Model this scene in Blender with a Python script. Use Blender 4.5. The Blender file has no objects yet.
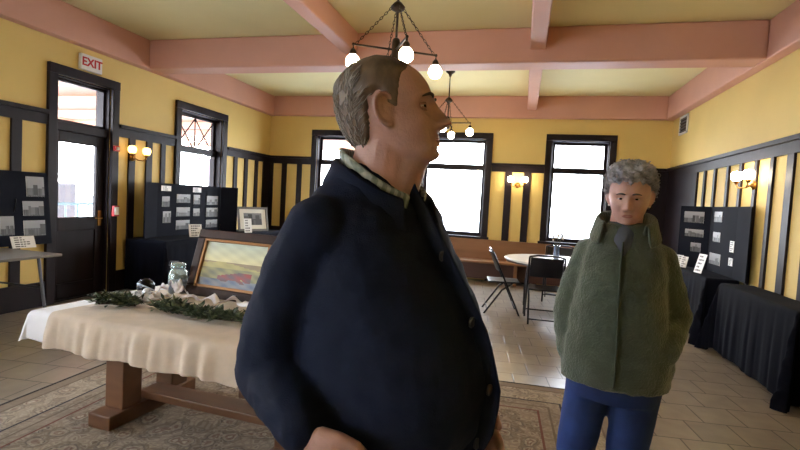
import bpy, bmesh, math, random
import numpy as np
from mathutils import Vector, Matrix, Euler
from math import sin, cos, pi, radians as R
rnd = random.Random(7)
scene = bpy.context.scene
COL = scene.collection

# ------------------------------------------------------------------ camera
F, YAW, PITCH, ROLL, CAMH = 480.0, 0.24730564, -0.05096145, 0.05528509, 1.45
fwd = Vector((-sin(YAW)*cos(PITCH), cos(YAW)*cos(PITCH), sin(PITCH)))
rt0 = Vector((cos(YAW), sin(YAW), 0)); up0 = rt0.cross(fwd)
rt = cos(ROLL)*rt0 + sin(ROLL)*up0; up = -sin(ROLL)*rt0 + cos(ROLL)*up0
cd = bpy.data.cameras.new('camera'); cam = bpy.data.objects.new('camera', cd); COL.objects.link(cam)
cd.sensor_width = 36; cd.lens = 36*F/800; cd.clip_start = .02; cd.clip_end = 300
m = Matrix((rt, up, -fwd)).transposed().to_4x4(); m.translation = (0, 0, CAMH); cam.matrix_world = m
scene.camera = cam
scene.view_settings.view_transform = 'Standard'; scene.view_settings.look = 'None'
scene.view_settings.gamma = 1; scene.view_settings.use_curve_mapping = False
scene.view_settings.exposure = 0.0
scene.cycles.use_denoising = True
scene.cycles.max_bounces = 14; scene.cycles.diffuse_bounces = 7; scene.cycles.transparent_max_bounces = 16
scene.cycles.sample_clamp_indirect = 12
# ------------------------------------------------------------------ sky (bright overcast)
SKY = 27
w = bpy.data.worlds.new('world'); scene.world = w; w.use_nodes = True
nt = w.node_tree; bg = nt.nodes['Background']
tc = nt.nodes.new('ShaderNodeTexCoord'); sp = nt.nodes.new('ShaderNodeSeparateXYZ'); cr = nt.nodes.new('ShaderNodeValToRGB')
nt.links.new(tc.outputs['Generated'], sp.inputs[0]); nt.links.new(sp.outputs['Z'], cr.inputs[0]); nt.links.new(cr.outputs[0], bg.inputs[0])
cr.color_ramp.elements[0].color = (.93, .96, 1, 1); cr.color_ramp.elements[1].color = (.62, .78, 1, 1)
bg.inputs[1].default_value = SKY

# ------------------------------------------------------------------ room numbers
XL, XR, YB, YF, HC = -5.342, 2.457, 9.363, -3.0, 3.5
RAIL = 2.26; BEAM = 3.10

# ------------------------------------------------------------------ materials
MATS = {}
def lin(c):
    return tuple(((v/255)/12.92 if v/255 <= .04045 else ((v/255+.055)/1.055)**2.4) for v in c)
def M(name, rgb, rough=.6, metal=0, var=None, bump=None, spec=None, emit=None, trans=0, sheen=0, attr=None, coat=0):
    if name in MATS: return MATS[name]
    mt = bpy.data.materials.new(name); mt.use_nodes = True; n = mt.node_tree.nodes; l = mt.node_tree.links
    b = n['Principled BSDF']; c = lin(rgb)
    b.inputs['Base Color'].default_value = (*c, 1); b.inputs['Roughness'].default_value = rough; b.inputs['Metallic'].default_value = metal
    if spec is not None: b.inputs['Specular IOR Level'].default_value = spec
    if trans: b.inputs['Transmission Weight'].default_value = trans
    if sheen: b.inputs['Sheen Weight'].default_value = sheen; b.inputs['Sheen Roughness'].default_value = .6
    if coat: b.inputs['Coat Weight'].default_value = coat
    if emit: b.inputs['Emission Color'].default_value = (*emit[0], 1); b.inputs['Emission Strength'].default_value = emit[1]
    co = n.new('ShaderNodeTexCoord')
    if attr:
        a = n.new('ShaderNodeVertexColor'); a.layer_name = attr; l.new(a.outputs[0], b.inputs['Base Color'])
    if var:                                   # (scale, amount, stretch)
        mp = n.new('ShaderNodeMapping'); mp.inputs['Scale'].default_value = var[2] if len(var) > 2 else (1, 1, 1)
        nz = n.new('ShaderNodeTexNoise'); nz.inputs['Scale'].default_value = var[0]; nz.inputs['Detail'].default_value = 5
        rp = n.new('ShaderNodeValToRGB'); k = var[1]
        rp.color_ramp.elements[0].position = .3; rp.color_ramp.elements[1].position = .7
        rp.color_ramp.elements[0].color = (*[v*(1-k) for v in c], 1); rp.color_ramp.elements[1].color = (*[min(1, v*(1+k)) for v in c], 1)
        l.new(co.outputs['Object'], mp.inputs[0]); l.new(mp.outputs[0], nz.inputs[0]); l.new(nz.outputs[0], rp.inputs[0]); l.new(rp.outputs[0], b.inputs['Base Color'])
    if bump:                                  # (scale, strength, stretch)
        mp = n.new('ShaderNodeMapping'); mp.inputs['Scale'].default_value = bump[2] if len(bump) > 2 else (1, 1, 1)
        nz = n.new('ShaderNodeTexNoise'); nz.inputs['Scale'].default_value = bump[0]; nz.inputs['Detail'].default_value = 4
        bp = n.new('ShaderNodeBump'); bp.inputs['Strength'].default_value = bump[1]; bp.inputs['Distance'].default_value = .01
        l.new(co.outputs['Object'], mp.inputs[0]); l.new(mp.outputs[0], nz.inputs[0]); l.new(nz.outputs[0], bp.inputs['Height']); l.new(bp.outputs[0], b.inputs['Normal'])
    MATS[name] = mt; return mt
def glass_mat(name, tint=(1, 1, 1), refl=.06):
    if name in MATS: return MATS[name]
    mt = bpy.data.materials.new(name); mt.use_nodes = True; n = mt.node_tree.nodes; l = mt.node_tree.links
    n.remove(n['Principled BSDF']); out = n['Material Output']
    t = n.new('ShaderNodeBsdfTransparent'); t.inputs[0].default_value = (*tint, 1)
    g = n.new('ShaderNodeBsdfGlossy'); g.inputs['Roughness'].default_value = .03
    mx = n.new('ShaderNodeMixShader'); mx.inputs[0].default_value = refl
    l.new(t.outputs[0], mx.inputs[1]); l.new(g.outputs[0], mx.inputs[2]); l.new(mx.outputs[0], out.inputs[0])
    MATS[name] = mt; return mt

plaster_y = M('yellow_plaster', (218, 190, 114), .7, var=(1.2, .05), bump=(40, .05))
plaster_pink = M('pink_plaster', (202, 152, 134), .6, var=(1.5, .05), bump=(30, .05))
ceil_m = M('cream_ceiling', (222, 212, 160), .75, var=(1.0, .05), bump=(25, .06))
dark_wood = M('dark_stained_wood', (31, 23, 27), .45, spec=.18, var=(6, .25, (1, 1, .15)), bump=(30, .08, (1, 1, .1)))
bench_wood = M('brown_bench_wood', (138, 96, 60), .45, var=(5, .25, (.15, 1, 1)))
table_wood = M('table_oak', (104, 70, 46), .42, var=(8, .25, (.2, 1, 1)), bump=(40, .06, (.2, 1, 1)))
black_cloth = M('black_cloth', (14, 16, 26), .9, spec=.1, var=(4, .2), bump=(300, .15))
black_board = M('black_board', (17, 20, 32), .85, spec=.15, var=(3, .15))
brass = M('aged_brass', (140, 100, 45), .35, .9)
bronze = M('dark_bronze', (52, 42, 34), .42, .7, var=(20, .2))
black_metal = M('black_metal', (26, 26, 32), .35, .4)
grey_metal = M('grey_metal', (110, 112, 118), .4, .7)
black_plastic = M('black_plastic', (22, 24, 32), .4)
white_plastic = M('white_plastic', (225, 225, 220), .45)
white_cloth = M('white_cloth', (226, 226, 232), .85, var=(8, .03), bump=(250, .1), sheen=.2)
beige_cloth = M('beige_linen', (202, 184, 166), .9, var=(14, .08), bump=(320, .25), sheen=.2)
paper = M('white_paper', (232, 232, 232), .7)
glass = glass_mat('window_glass')
picture = M('printed_picture', (128, 128, 128), .5, attr='Col')
globe_m = M('lit_globe', (255, 240, 210), .4, emit=((1, .82, .56), 55))
tabletop_grey = M('grey_laminate', (120, 116, 112), .35, var=(30, .06))
tabletop_white = M('white_laminate', (222, 220, 218), .3)
red_m = M('alarm_red', (190, 30, 34), .4)

# ------------------------------------------------------------------ mesh builder
class MB:
    def __init__(s): s.v = []; s.f = []
    def add(s, vs, fs):
        o = len(s.v); s.v += [tuple(v) for v in vs]; s.f += [tuple(i+o for i in f) for f in fs]; return s
    def box(s, c, size, rot=None):
        x, y, z = [d/2 for d in size]; c = Vector(c)
        vs = [Vector((a*x, b*y, e*z)) for a in (-1, 1) for b in (-1, 1) for e in (-1, 1)]
        if rot is not None:
            rm = rot if isinstance(rot, Matrix) else Euler(rot).to_matrix(); vs = [rm @ v for v in vs]
        return s.add([v+c for v in vs], [(0, 1, 3, 2), (4, 6, 7, 5), (0, 4, 5, 1), (2, 3, 7, 6), (0, 2, 6, 4), (1, 5, 7, 3)])
    def bb(s, x0, x1, y0, y1, z0, z1): return s.box(((x0+x1)/2, (y0+y1)/2, (z0+z1)/2), (abs(x1-x0), abs(y1-y0), abs(z1-z0)))
    def rings(s, rs, close=True, cap=True):
        n = len(rs[0]); vs = [p for r in rs for p in r]; fs = []
        for i in range(len(rs)-1):
            for j in range(n if close else n-1):
                k = (j+1) % n; fs.append((i*n+j, i*n+k, (i+1)*n+k, (i+1)*n+j))
        if cap: fs.append(tuple(reversed(range(n)))); fs.append(tuple(range((len(rs)-1)*n, len(rs)*n)))
        return s.add(vs, fs)
    def tube(s, pts, rad, n=10, cap=True, flat=None):
        pts = [Vector(p) for p in pts]; N = len(pts)
        rad = [rad]*N if not hasattr(rad, '__len__') else rad; rs = []; prev = None
        for i, p in enumerate(pts):
            t = (pts[min(i+1, N-1)]-pts[max(i-1, 0)]); t = t.normalized() if t.length > 1e-9 else Vector((0, 0, 1))
            if prev is None:
                a = Vector((0, 0, 1)) if abs(t.z) < .9 else Vector((1, 0, 0)); u = (a-a.dot(t)*t).normalized()
            else: u = (prev-prev.dot(t)*t).normalized()
            prev = u; v = t.cross(u); r = rad[i]; ru, rv = (float(r), float(r)) if not hasattr(r, '__len__') else r
            rs.append([p+ru*cos(2*pi*k/n)*u+rv*sin(2*pi*k/n)*v for k in range(n)])
        return s.rings(rs, True, cap)
    def lathe(s, prof, c=(0, 0, 0), n=24, cap=True, mat=None):
        c = Vector(c); rs = []
        for r, z in prof:
            q = [Vector((max(r, 1e-4)*cos(2*pi*k/n), max(r, 1e-4)*sin(2*pi*k/n), z)) for k in range(n)]
            rs.append([(mat @ p if mat else p)+c for p in q])
        return s.rings(rs, True, cap)
    def ball(s, c, r, n=14, sc=(1, 1, 1), rot=None):
        c = Vector(c); r = float(r); rs = []
        for i in range(n+1):
            t = pi*i/n; t = min(max(t, .02), pi-.02)
            q = [Vector((r*sc[0]*sin(t)*cos(2*pi*k/(n*2)), r*sc[1]*sin(t)*sin(2*pi*k/(n*2)), -r*sc[2]*cos(t))) for k in range(n*2)]
            rs.append([(rot @ p if rot else p)+c for p in q])
        return s.rings(rs)
    def mesh(s, name):
        me = bpy.data.meshes.new(name); me.from_pydata(s.v, [], s.f); me.update()
        bm = bmesh.new(); bm.from_mesh(me); bmesh.ops.recalc_face_normals(bm, faces=bm.faces); bm.to_mesh(me); bm.free()
        return me
    def build(s, name, mat, parent=None, smooth=False, bevel=0, seg=2, auto=None):
        me = s.mesh(name); me.materials.append(mat); o = bpy.data.objects.new(name, me); COL.objects.link(o)
        if parent: o.parent = parent
        if smooth:
            for p in me.polygons: p.use_smooth = True
        if auto is not None: smooth_angle(me, auto)
        if bevel:
            b = o.modifiers.new('bevel', 'BEVEL'); b.width = bevel; b.segments = seg; b.limit_method = 'ANGLE'; b.angle_limit = R(40)
        return o
def smooth_angle(me, deg):
    bm = bmesh.new(); bm.from_mesh(me)
    for f in bm.faces: f.smooth = True
    for e in bm.edges:
        if len(e.link_faces) == 2 and e.calc_face_angle() > R(deg): e.smooth = False
    bm.to_mesh(me); bm.free()
def tag(o, label=None, cat=None, group=None, kind=None):
    if label: o['label'] = label
    if cat: o['category'] = cat
    if group: o['group'] = group
    if kind: o['kind'] = kind
    return o
def empty(name, loc=(0, 0, 0), rz=0, label=None, cat=None, group=None):
    o = bpy.data.objects.new(name, None); COL.objects.link(o); o.location = loc; o.rotation_euler.z = rz; o.empty_display_size = .1
    return tag(o, label, cat, group)
def copy_tree(o, parent=None):
    c = o.copy(); COL.objects.link(c)
    if parent: c.parent = parent
    for ch in list(o.children): copy_tree(ch, c)
    return c
def struct(o): o['kind'] = 'structure'; return o
def bake(o):                                   # apply modifiers into the mesh
    dg = bpy.context.evaluated_depsgraph_get(); dg.update()
    me = bpy.data.meshes.new_from_object(o.evaluated_get(dg)); o.modifiers.clear(); old = o.data; o.data = me; bpy.data.meshes.remove(old); return o

# ------------------------------------------------------------------ floor material
def floor_material():
    mt = bpy.data.materials.new('floor_tile'); mt.use_nodes = True; n = mt.node_tree.nodes; l = mt.node_tree.links; b = n['Principled BSDF']
    co = n.new('ShaderNodeTexCoord'); mp = n.new('ShaderNodeMapping'); mp.inputs['Location'].default_value = (.12, .05, 0); mp.inputs['Rotation'].default_value = (0, 0, R(-6))
    br = n.new('ShaderNodeTexBrick'); br.offset = .5; br.inputs['Scale'].default_value = 1
    br.inputs['Brick Width'].default_value = .285; br.inputs['Row Height'].default_value = .305
    br.inputs['Mortar Size'].default_value = .006; br.inputs['Mortar Smooth'].default_value = .3; br.inputs['Bias'].default_value = 0
    br.inputs['Color1'].default_value = (*lin((150, 138, 123)), 1); br.inputs['Color2'].default_value = (*lin((134, 123, 109)), 1)
    br.inputs['Mortar'].default_value = (*lin((74, 64, 56)), 1)
    nz = n.new('ShaderNodeTexNoise'); nz.inputs['Scale'].default_value = 7; nz.inputs['Detail'].default_value = 6
    mx = n.new('ShaderNodeMix'); mx.data_type = 'RGBA'; mx.blend_type = 'OVERLAY'; mx.inputs[0].default_value = .35
    l.new(co.outputs['Object'], mp.inputs[0]); l.new(mp.outputs[0], br.inputs[0]); l.new(co.outputs['Object'], nz.inputs[0])
    l.new(br.outputs['Color'], mx.inputs[6]); l.new(nz.outputs[0], mx.inputs[7]); l.new(mx.outputs[2], b.inputs['Base Color'])
    b.inputs['Roughness'].default_value = .28
    bp = n.new('ShaderNodeBump'); bp.inputs['Strength'].default_value = .4; bp.inputs['Distance'].default_value = .004; bp.invert = True
    l.new(br.outputs['Fac'], bp.inputs['Height']); l.new(bp.outputs[0], b.inputs['Normal'])
    return mt
struct(MB().bb(XL-.2, XR+.2, YF-.2, YB+.2, -.1, 0).build('floor', floor_material()))
struct(MB().bb(XL-.2, XR+.2, YF-.2, YB+.2, HC, HC+.15).build('ceiling', ceil_m))

# ------------------------------------------------------------------ walls with openings
def wall(name, axis, c0, c1, a0, a1, openings, mat):
    us = sorted({a0, a1, *[v for o in openings for v in o[:2]]}); zs = sorted({0, HC, *[v for o in openings for v in o[2:]]})
    mb = MB()
    for i in range(len(us)-1):
        for j in range(len(zs)-1):
            u, z = (us[i]+us[i+1])/2, (zs[j]+zs[j+1])/2
            if any(o[0] < u < o[1] and o[2] < z < o[3] for o in openings): continue
            if axis == 'x': mb.bb(c0, c1, us[i], us[i+1], zs[j], zs[j+1])
            else: mb.bb(us[i], us[i+1], c0, c1, zs[j], zs[j+1])
    return struct(mb.build(name, mat))
WT = .22
WB = [(.46, 1.45, .84, 2.71), (-1.95, -.74, .84, 2.71), (-4.24, -3.06, .84, 2.71)]
WL = [(6.56, 7.66, .9, 2.71), (1.5, 2.6, .9, 2.71), (-1.9, -.8, .9, 2.71)]  # last two are out of view, added to let in fill light
WF_FILL = [(-4.3, -3.1, .84, 2.71)]  # unseen opening behind the camera, added as ambient fill
DOOR = (4.47, 5.24, 0, 2.70)
wall('wall_back', 'y', YB, YB+WT, XL, XR, WB, plaster_y)
wall('wall_left', 'x', XL-WT, XL, YF, YB, WL+[DOOR], plaster_y)
wall('wall_right', 'x', XR, XR+WT, YF, YB, [], plaster_y)
wall('wall_front', 'y', YF-WT, YF, XL, XR, WF_FILL, plaster_y)

# ------------------------------------------------------------------ ceiling beams
TR = [0]
def trim(mb, mat, **k):
    TR[0] += 1; return struct(mb.build('trim_%d' % TR[0], mat, **k))
trim(MB().bb(XL, XL+.14, YF, YB, BEAM, HC), plaster_pink, bevel=.015)
trim(MB().bb(XR-.14, XR, YF, YB, BEAM, HC), plaster_pink, bevel=.015)
trim(MB().bb(XL+.14, XR-.14, YB-.14, YB, BEAM, HC), plaster_pink, bevel=.015)
trim(MB().bb(XL+.14, XR-.14, 5.73, 6.05, BEAM, HC), plaster_pink, bevel=.02)
trim(MB().bb(XL+.14, XR-.14, 1.9, 2.34, BEAM, HC), plaster_pink, bevel=.02)
for xa in (-2.20, .05):
    trim(MB().bb(xa-.085, xa+.085, 2.34, 5.73, 3.24, HC), plaster_pink, bevel=.015)
    trim(MB().bb(xa-.085, xa+.085, 6.05, YB-.14, 3.24, HC), plaster_pink, bevel=.015)

# ------------------------------------------------------------------ dado rail, battens, baseboards
def dado(side, segs, battens, z0=.28, bw=.11):
    """segs = rail runs along the wall; battens = centres"""
    def bx(mb, a, b, z0, z1, t):
        if side == 'left': mb.bb(XL, XL+t, a, b, z0, z1)
        elif side == 'right': mb.bb(XR-t, XR, a, b, z0, z1)
        else: mb.bb(a, b, YB-t, YB, z0, z1)
        return mb
    mb = MB()
    for a, b in segs:
        bx(mb, a, b, RAIL-.16, RAIL, .03); bx(mb, a, b, RAIL-.045, RAIL, .07)
    r = trim(mb, dark_wood)
    for c, wd in battens: bx(MB(), c-wd/2, c+wd/2, z0, RAIL-.16, .025).build('batten', dark_wood, r)
    mb = MB()
    for a, b in segs: bx(mb, a, b, 0, z0, .03)
    struct(mb.build('baseboard_'+side, dark_wood))
bt = .11
lb = [(YF+.2+.37*i, bt) for i in range(19) if YF+.2+.37*i < 3.75 and not any(a-.2 < YF+.2+.37*i < b+.2 for a, b in ((1.5, 2.6), (-1.9, -.8)))] + [(4.02, bt), (5.60, bt), (5.92, bt), (6.20, .09), (8.10, .11), (8.46, .11), (8.84, .11), (9.23, .26)]
dado('left', [(YF, -2.02), (-.68, 1.38), (2.72, 4.36), (5.35, 6.44), (7.80, YB)], lb)
dado('right', [(YF, YB)], [(5.356-.37*i, .10) for i in range(1, 22)] + [(y, .07) for y in (7.59, 7.225, 6.805, 6.435, 6.06, 5.71)] + [(5.356, .12)])
dado('back', [(XL, -4.355), (-2.95, -2.06), (-.62, .35), (1.56, XR)],
     [(-5.28, .1), (-4.97, .11), (-4.62, .11), (-2.75, .11), (-2.45, .11), (-.29, .13), (.05, .13)], z0=.76)
# plain dark wainscot in the far right corner
trim(MB().bb(1.62, XR, YB-.028, YB, .2, RAIL-.16), dark_wood)
trim(MB().bb(XR-.028, XR, 7.88, YB, .2, RAIL-.16), dark_wood)

# ------------------------------------------------------------------ windows and door
def window(n, side, a0, a1, z0, z1, zm, diamond=False):
    """a = coordinate along the wall of the opening, zm = meeting rail height"""
    def P(a, d, z): return (a, YB+d, z) if side == 'back' else (a, YF-d, z) if side == 'front' else (XL-d, a, z)      # d = depth outward
    def bx(mb, a, b, d0, d1, za, zb):
        p, q = P(a, d0, za), P(b, d1, zb); mb.bb(p[0], q[0], p[1], q[1], za, zb); return mb
    cw = .115; mb = MB()
    bx(mb, a0-cw, a0, -.045, .0, z0-.04, z1); bx(mb, a1, a1+cw, -.045, .0, z0-.04, z1)
    bx(mb, a0-cw, a1+cw, -.05, .0, z1, z1+cw);
    bx(mb, a0, a0+.015, 0, WT, z0, z1); bx(mb, a1-.015, a1, 0, WT, z0, z1); bx(mb, a0, a1, 0, WT, z1-.015, z1)
    o = struct(mb.build('window_%d' % n, dark_wood, bevel=.006))
    bx(MB(), a0-cw-.03, a1+cw+.03, -.10, WT, z0-.045, z0).build('window_sill', dark_wood, o, bevel=.006)
    fw = .05
    for nm, za, zb, d in (('upper_sash', zm-.055, z1-.015, .13), ('lower_sash', z0, zm+.055, .09)):
        mb = MB(); A, B = a0+.015, a1-.015
        bx(mb, A, A+fw, d, d+.035, za, zb); bx(mb, B-fw, B, d, d+.035, za, zb)
        rt_, rb__ = (fw, .10) if nm == 'upper_sash' else (.10, .07); bx(mb, A+fw, B-fw, d, d+.035, zb-rt_, zb); bx(mb, A+fw, B-fw, d, d+.035, za, za+rb__)
        s = mb.build(nm, dark_wood, o, bevel=.004)
        bx(MB(), A+fw, B-fw, d+.015, d+.019, za+fw, zb-fw).build('pane', glass, s)
        if diamond and nm == 'upper_sash':
            mb = MB(); n2 = 2; wd = (B-A-2*fw)/n2
            for i in range(n2):
                x0 = A+fw+i*wd; c = (za+zb)/2
                for pa, pb in (((x0, zb-fw), (x0+wd, za+fw)), ((x0, za+fw), (x0+wd, zb-fw))):
                    mb.tube([P(pa[0], d+.012, pa[1]), P(pb[0], d+.012, pb[1])], .011, 6)
                if i: mb.tube([P(x0, d+.012, za+fw), P(x0, d+.012, zb-fw)], .012, 6)
            mb.build('muntin', dark_wood, s)
    return o
window(1, 'back', *WB[2], 2.17); window(2, 'back', *WB[1], 2.17); window(3, 'back', *WB[0], 2.17)
window(4, 'left', *WL[0], 2.10, diamond=True)
for i, q in enumerate(WL[1:]): window(5+i, 'left', *q, 2.10)  # added unseen windows that brighten the near end from the left
for i, q in enumerate(WF_FILL): window(7+i, 'front', *q, 2.17)  # added window out of view, lights the front of the figures
def portal(c, sx, sz, rz):            # tells the renderer where the sky comes in
    l = bpy.data.lights.new('sky_portal', 'AREA'); l.shape = 'RECTANGLE'; l.size = sx; l.size_y = sz; l.cycles.is_portal = True
    o = bpy.data.objects.new('sky_portal', l); COL.objects.link(o); o.location = c; o.rotation_euler = (R(90), 0, rz)
for q in WB: portal(((q[0]+q[1])/2, YB+WT, (q[2]+q[3])/2), q[1]-q[0], q[3]-q[2], 0)
for q in WF_FILL: portal(((q[0]+q[1])/2, YF-WT, (q[2]+q[3])/2), q[1]-q[0], q[3]-q[2], pi)
for q in WL+[(4.55, 5.15, 1.0, 2.7)]: portal((XL-WT, (q[0]+q[1])/2, (q[2]+q[3])/2), q[1]-q[0], q[3]-q[2], R(90))

def door():
    y0, y1, _, z1 = DOOR; cw = .11; mb = MB()
    mb.bb(XL, XL+.045, y0-cw, y0, 0, z1); mb.bb(XL, XL+.045, y1, y1+cw, 0, z1); mb.bb(XL, XL+.05, y0-cw, y1+cw, z1, z1+cw)
    mb.bb(XL-WT, XL, y0, y0+.02, 0, z1); mb.bb(XL-WT, XL, y1-.02, y1, 0, z1); mb.bb(XL-WT, XL, y0, y1, z1-.02, z1)
    o = struct(mb.build('door_1', dark_wood, bevel=.005))
    MB().bb(XL-.16, XL-.02, y0+.02, y1-.02, 2.06, 2.16).build('transom_bar', dark_wood, o, bevel=.005)
    MB().bb(XL-WT, XL, y0+.02, y1-.02, 0, .015).build('threshold', dark_wood, o)
    mb = MB(); A, B = y0+.02, y1-.02; d0, d1 = XL-.11, XL-.06
    mb.bb(d0, d1, A, A+.035, 2.16, z1-.02); mb.bb(d0, d1, B-.035, B, 2.16, z1-.02); mb.bb(d0, d1, A, B, z1-.055, z1-.02); mb.bb(d0, d1, A, B, 2.16, 2.195)
    t = mb.build('transom_sash', dark_wood, o); MB().bb(XL-.087, XL-.083, A+.035, B-.035, 2.195, z1-.055).build('pane', glass, t)
    mb = MB(); g0, g1, gz0, gz1 = A+.09, B-.12, 1.02, 1.93
    mb.bb(d0, d1, A, g0, .0, 2.06); mb.bb(d0, d1, g1, B, .0, 2.06); mb.bb(d0, d1, g0, g1, gz1, 2.06); mb.bb(d0, d1, g0, g1, .85, gz0)
    mb.bb(d0, d1, g0, g1, .0, .2); mb.bb(XL-.1, XL-.075, g0, g1, .2, .85)
    l = mb.build('door_leaf', dark_wood, o, bevel=.005); MB().bb(XL-.087, XL-.083, g0, g1, gz0, gz1).build('pane', glass, l)
    MB().tube([(d1, B-.06, 1.0), (d1+.05, B-.06, 1.0), (d1+.055, B-.16, 1.0)], .01, 8).bb(d1, d1+.01, B-.085, B-.035, .9, 1.1).build('door_handle', brass, l, bevel=.003)
door()

# ------------------------------------------------------------------ outside
struct(MB().bb(-60, 60, -60, 80, -.32, -.22).build('exterior_ground', M('pale_concrete', (205, 205, 205), .8, var=(.6, .05))))
roof_m = M('platform_soffit', (140, 84, 62), .7, var=(2, .05))
pr = struct(MB().bb(-13.2, XL-WT-.02, 3.4, 17, 3.3, 3.42).build('exterior_platform_roof', roof_m))
for yy in (3.6, 5.2, 6.8, 8.4, 10.0, 11.6, 13.2, 14.8, 16.4): MB().bb(-13.2, XL-WT-.02, yy-.06, yy+.06, 3.14, 3.3).build('rafter', M('soffit_beam', (205, 160, 135), .6), pr)
MB().bb(-13.3, -13.15, 3.4, 17, 3.1, 3.45).build('fascia', M('soffit_beam', (216, 170, 140)), pr)
fr = empty('railing', (-8.6, 6.2, -.22), 0, 'blue-grey metal railing outside, seen through the door glass', 'railing')
rm = M('railing_paint', (92, 120, 140), .5)
MB().tube([(0, -3, 1.25), (0, 3, 1.25)], .03, 8).build('top_rail', rm, fr); MB().tube([(0, -3, .75), (0, 3, .75)], .025, 8).build('bottom_rail', rm, fr)
for i in range(25): MB().tube([(0, -3+.25*i, 0 if i % 6 == 0 else .75), (0, -3+.25*i, 1.25)], .025 if i % 6 == 0 else .018, 6).build('baluster', rm, fr)
sh = empty('utility_cabinet', (-11.8, 9.95, -.22), 0, 'grey utility cabinet outside, low in the door glass behind the railing', 'cabinet')
MB().bb(-.3, .3, -.3, .3, 0, 1.60).build('cabinet_body', M('cabinet_grey', (84, 84, 92), .7), sh); MB().bb(-.33, .33, -.33, .33, 1.60, 1.66).build('cabinet_top', M('cabinet_top', (110, 110, 116)), sh)
sg = empty('signpost', (-8.2, 11.25, -.22), 0, 'grey signboard on a post outside the diamond-paned window', 'signpost')
MB().tube([(0, 0, 0), (0, 0, 2.4)], .035, 8).build('post', grey_metal, sg); MB().bb(-.03, .03, -.42, .1, 1.95, 2.5).build('sign_panel', M('sign_grey', (104, 92, 104), .6), sg)

# ------------------------------------------------------------------ persian-style rug
def rug():
    hx, hy = 1.95, 2.35
    mt = bpy.data.materials.new('rug_pile'); mt.use_nodes = True; n = mt.node_tree.nodes; l = mt.node_tree.links; b = n['Principled BSDF']
    b.inputs['Roughness'].default_value = .95; b.inputs['Specular IOR Level'].default_value = .1
    co = n.new('ShaderNodeTexCoord'); sx = n.new('ShaderNodeSeparateXYZ'); l.new(co.outputs['Object'], sx.inputs[0])
    nzw = n.new('ShaderNodeTexNoise'); nzw.inputs['Scale'].default_value = 5; nzw.inputs['Detail'].default_value = 3; l.new(co.outputs['Object'], nzw.inputs[0])
    wp = n.new('ShaderNodeMix'); wp.data_type = 'VECTOR'; wp.inputs[0].default_value = .14; l.new(co.outputs['Object'], wp.inputs[4]); l.new(nzw.outputs['Color'], wp.inputs[5])
    def math_(op, a, c=None):
        k = n.new('ShaderNodeMath'); k.operation = op
        for i, v in enumerate((a, c)):
            if v is None: continue
            if isinstance(v, (int, float)): k.inputs[i].default_value = v
            else: l.new(v, k.inputs[i])
        return k.outputs[0]
    dx = math_('SUBTRACT', hx, math_('ABSOLUTE', sx.outputs[0])); dy = math_('SUBTRACT', hy, math_('ABSOLUTE', sx.outputs[1]))
    d = math_('MINIMUM', dx, dy)
    def ramp(val, stops, interp='CONSTANT'):
        r = n.new('ShaderNodeValToRGB'); r.color_ramp.interpolation = interp; e = r.color_ramp.elements
        while len(e) < len(stops): e.new(.5)
        for k, (p, c) in zip(e, stops): k.position = p; k.color = (*lin(c), 1)
        l.new(val, r.inputs[0]); return r.outputs[0]
    T, B1, B2, RD, NV, CR = (166, 151, 132), (112, 97, 84), (136, 121, 106), (112, 72, 64), (56, 54, 60), (196, 182, 162)
    base = ramp(d, [(0, (40, 38, 42)), (.025, B2), (.10, B1), (.115, T), (.33, NV), (.345, B2), (.42, B1), (.435, B2), (.50, RD), (.515, B1)])
    vo = n.new('ShaderNodeTexVoronoi'); vo.inputs['Scale'].default_value = 9; l.new(wp.outputs[1], vo.inputs[0])
    mot = ramp(vo.outputs['Distance'], [(0, CR), (.14, RD), (.24, T), (.36, NV), (.43, B1), (.6, T)])
    vo2 = n.new('ShaderNodeTexVoronoi'); vo2.inputs['Scale'].default_value = 22; vo2.feature = 'DISTANCE_TO_EDGE'; l.new(wp.outputs[1], vo2.inputs[0])
    vine = ramp(vo2.outputs['Distance'], [(0, B2), (.05, T), (.16, CR), (.3, B1)])
    m1 = n.new('ShaderNodeMix'); m1.data_type = 'RGBA'; m1.inputs[0].default_value = .45; l.new(mot, m1.inputs[6]); l.new(vine, m1.inputs[7])
    m2 = n.new('ShaderNodeMix'); m2.data_type = 'RGBA'; l.new(base, m2.inputs[6]); l.new(m1.outputs[2], m2.inputs[7])
    fac = n.new('ShaderNodeValToRGB'); fac.color_ramp.interpolation = 'CONSTANT'; e = fac.color_ramp.elements
    st = [(0, .1), (.115, .65), (.33, .05), (.345, .4), (.42, .05), (.435, .3), (.5, .05), (.515, .6)]
    while len(e) < len(st): e.new(.5)
    for k, (p, v) in zip(e, st): k.position = p; k.color = (v, v, v, 1)
    l.new(d, fac.inputs[0]); l.new(fac.outputs[0], m2.inputs[0])
    l.new(m2.outputs[2], b.inputs['Base Color'])
    nz = n.new('ShaderNodeTexNoise'); nz.inputs['Scale'].default_value = 180; l.new(co.outputs['Object'], nz.inputs[0])
    bp = n.new('ShaderNodeBump'); bp.inputs['Strength'].default_value = .4; bp.inputs['Distance'].default_value = .005; l.new(nz.outputs[0], bp.inputs['Height']); l.new(bp.outputs[0], b.inputs['Normal'])
    o = MB().bb(-hx, hx, -hy, hy, 0, .012).build('area_rug', mt, bevel=.004)
    o.location = (-1.16, 1.60, 0.001); o.rotation_euler.z = R(2.5)
    tag(o, 'large faded patterned rug under the trestle table', 'rug')
rug()

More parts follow.
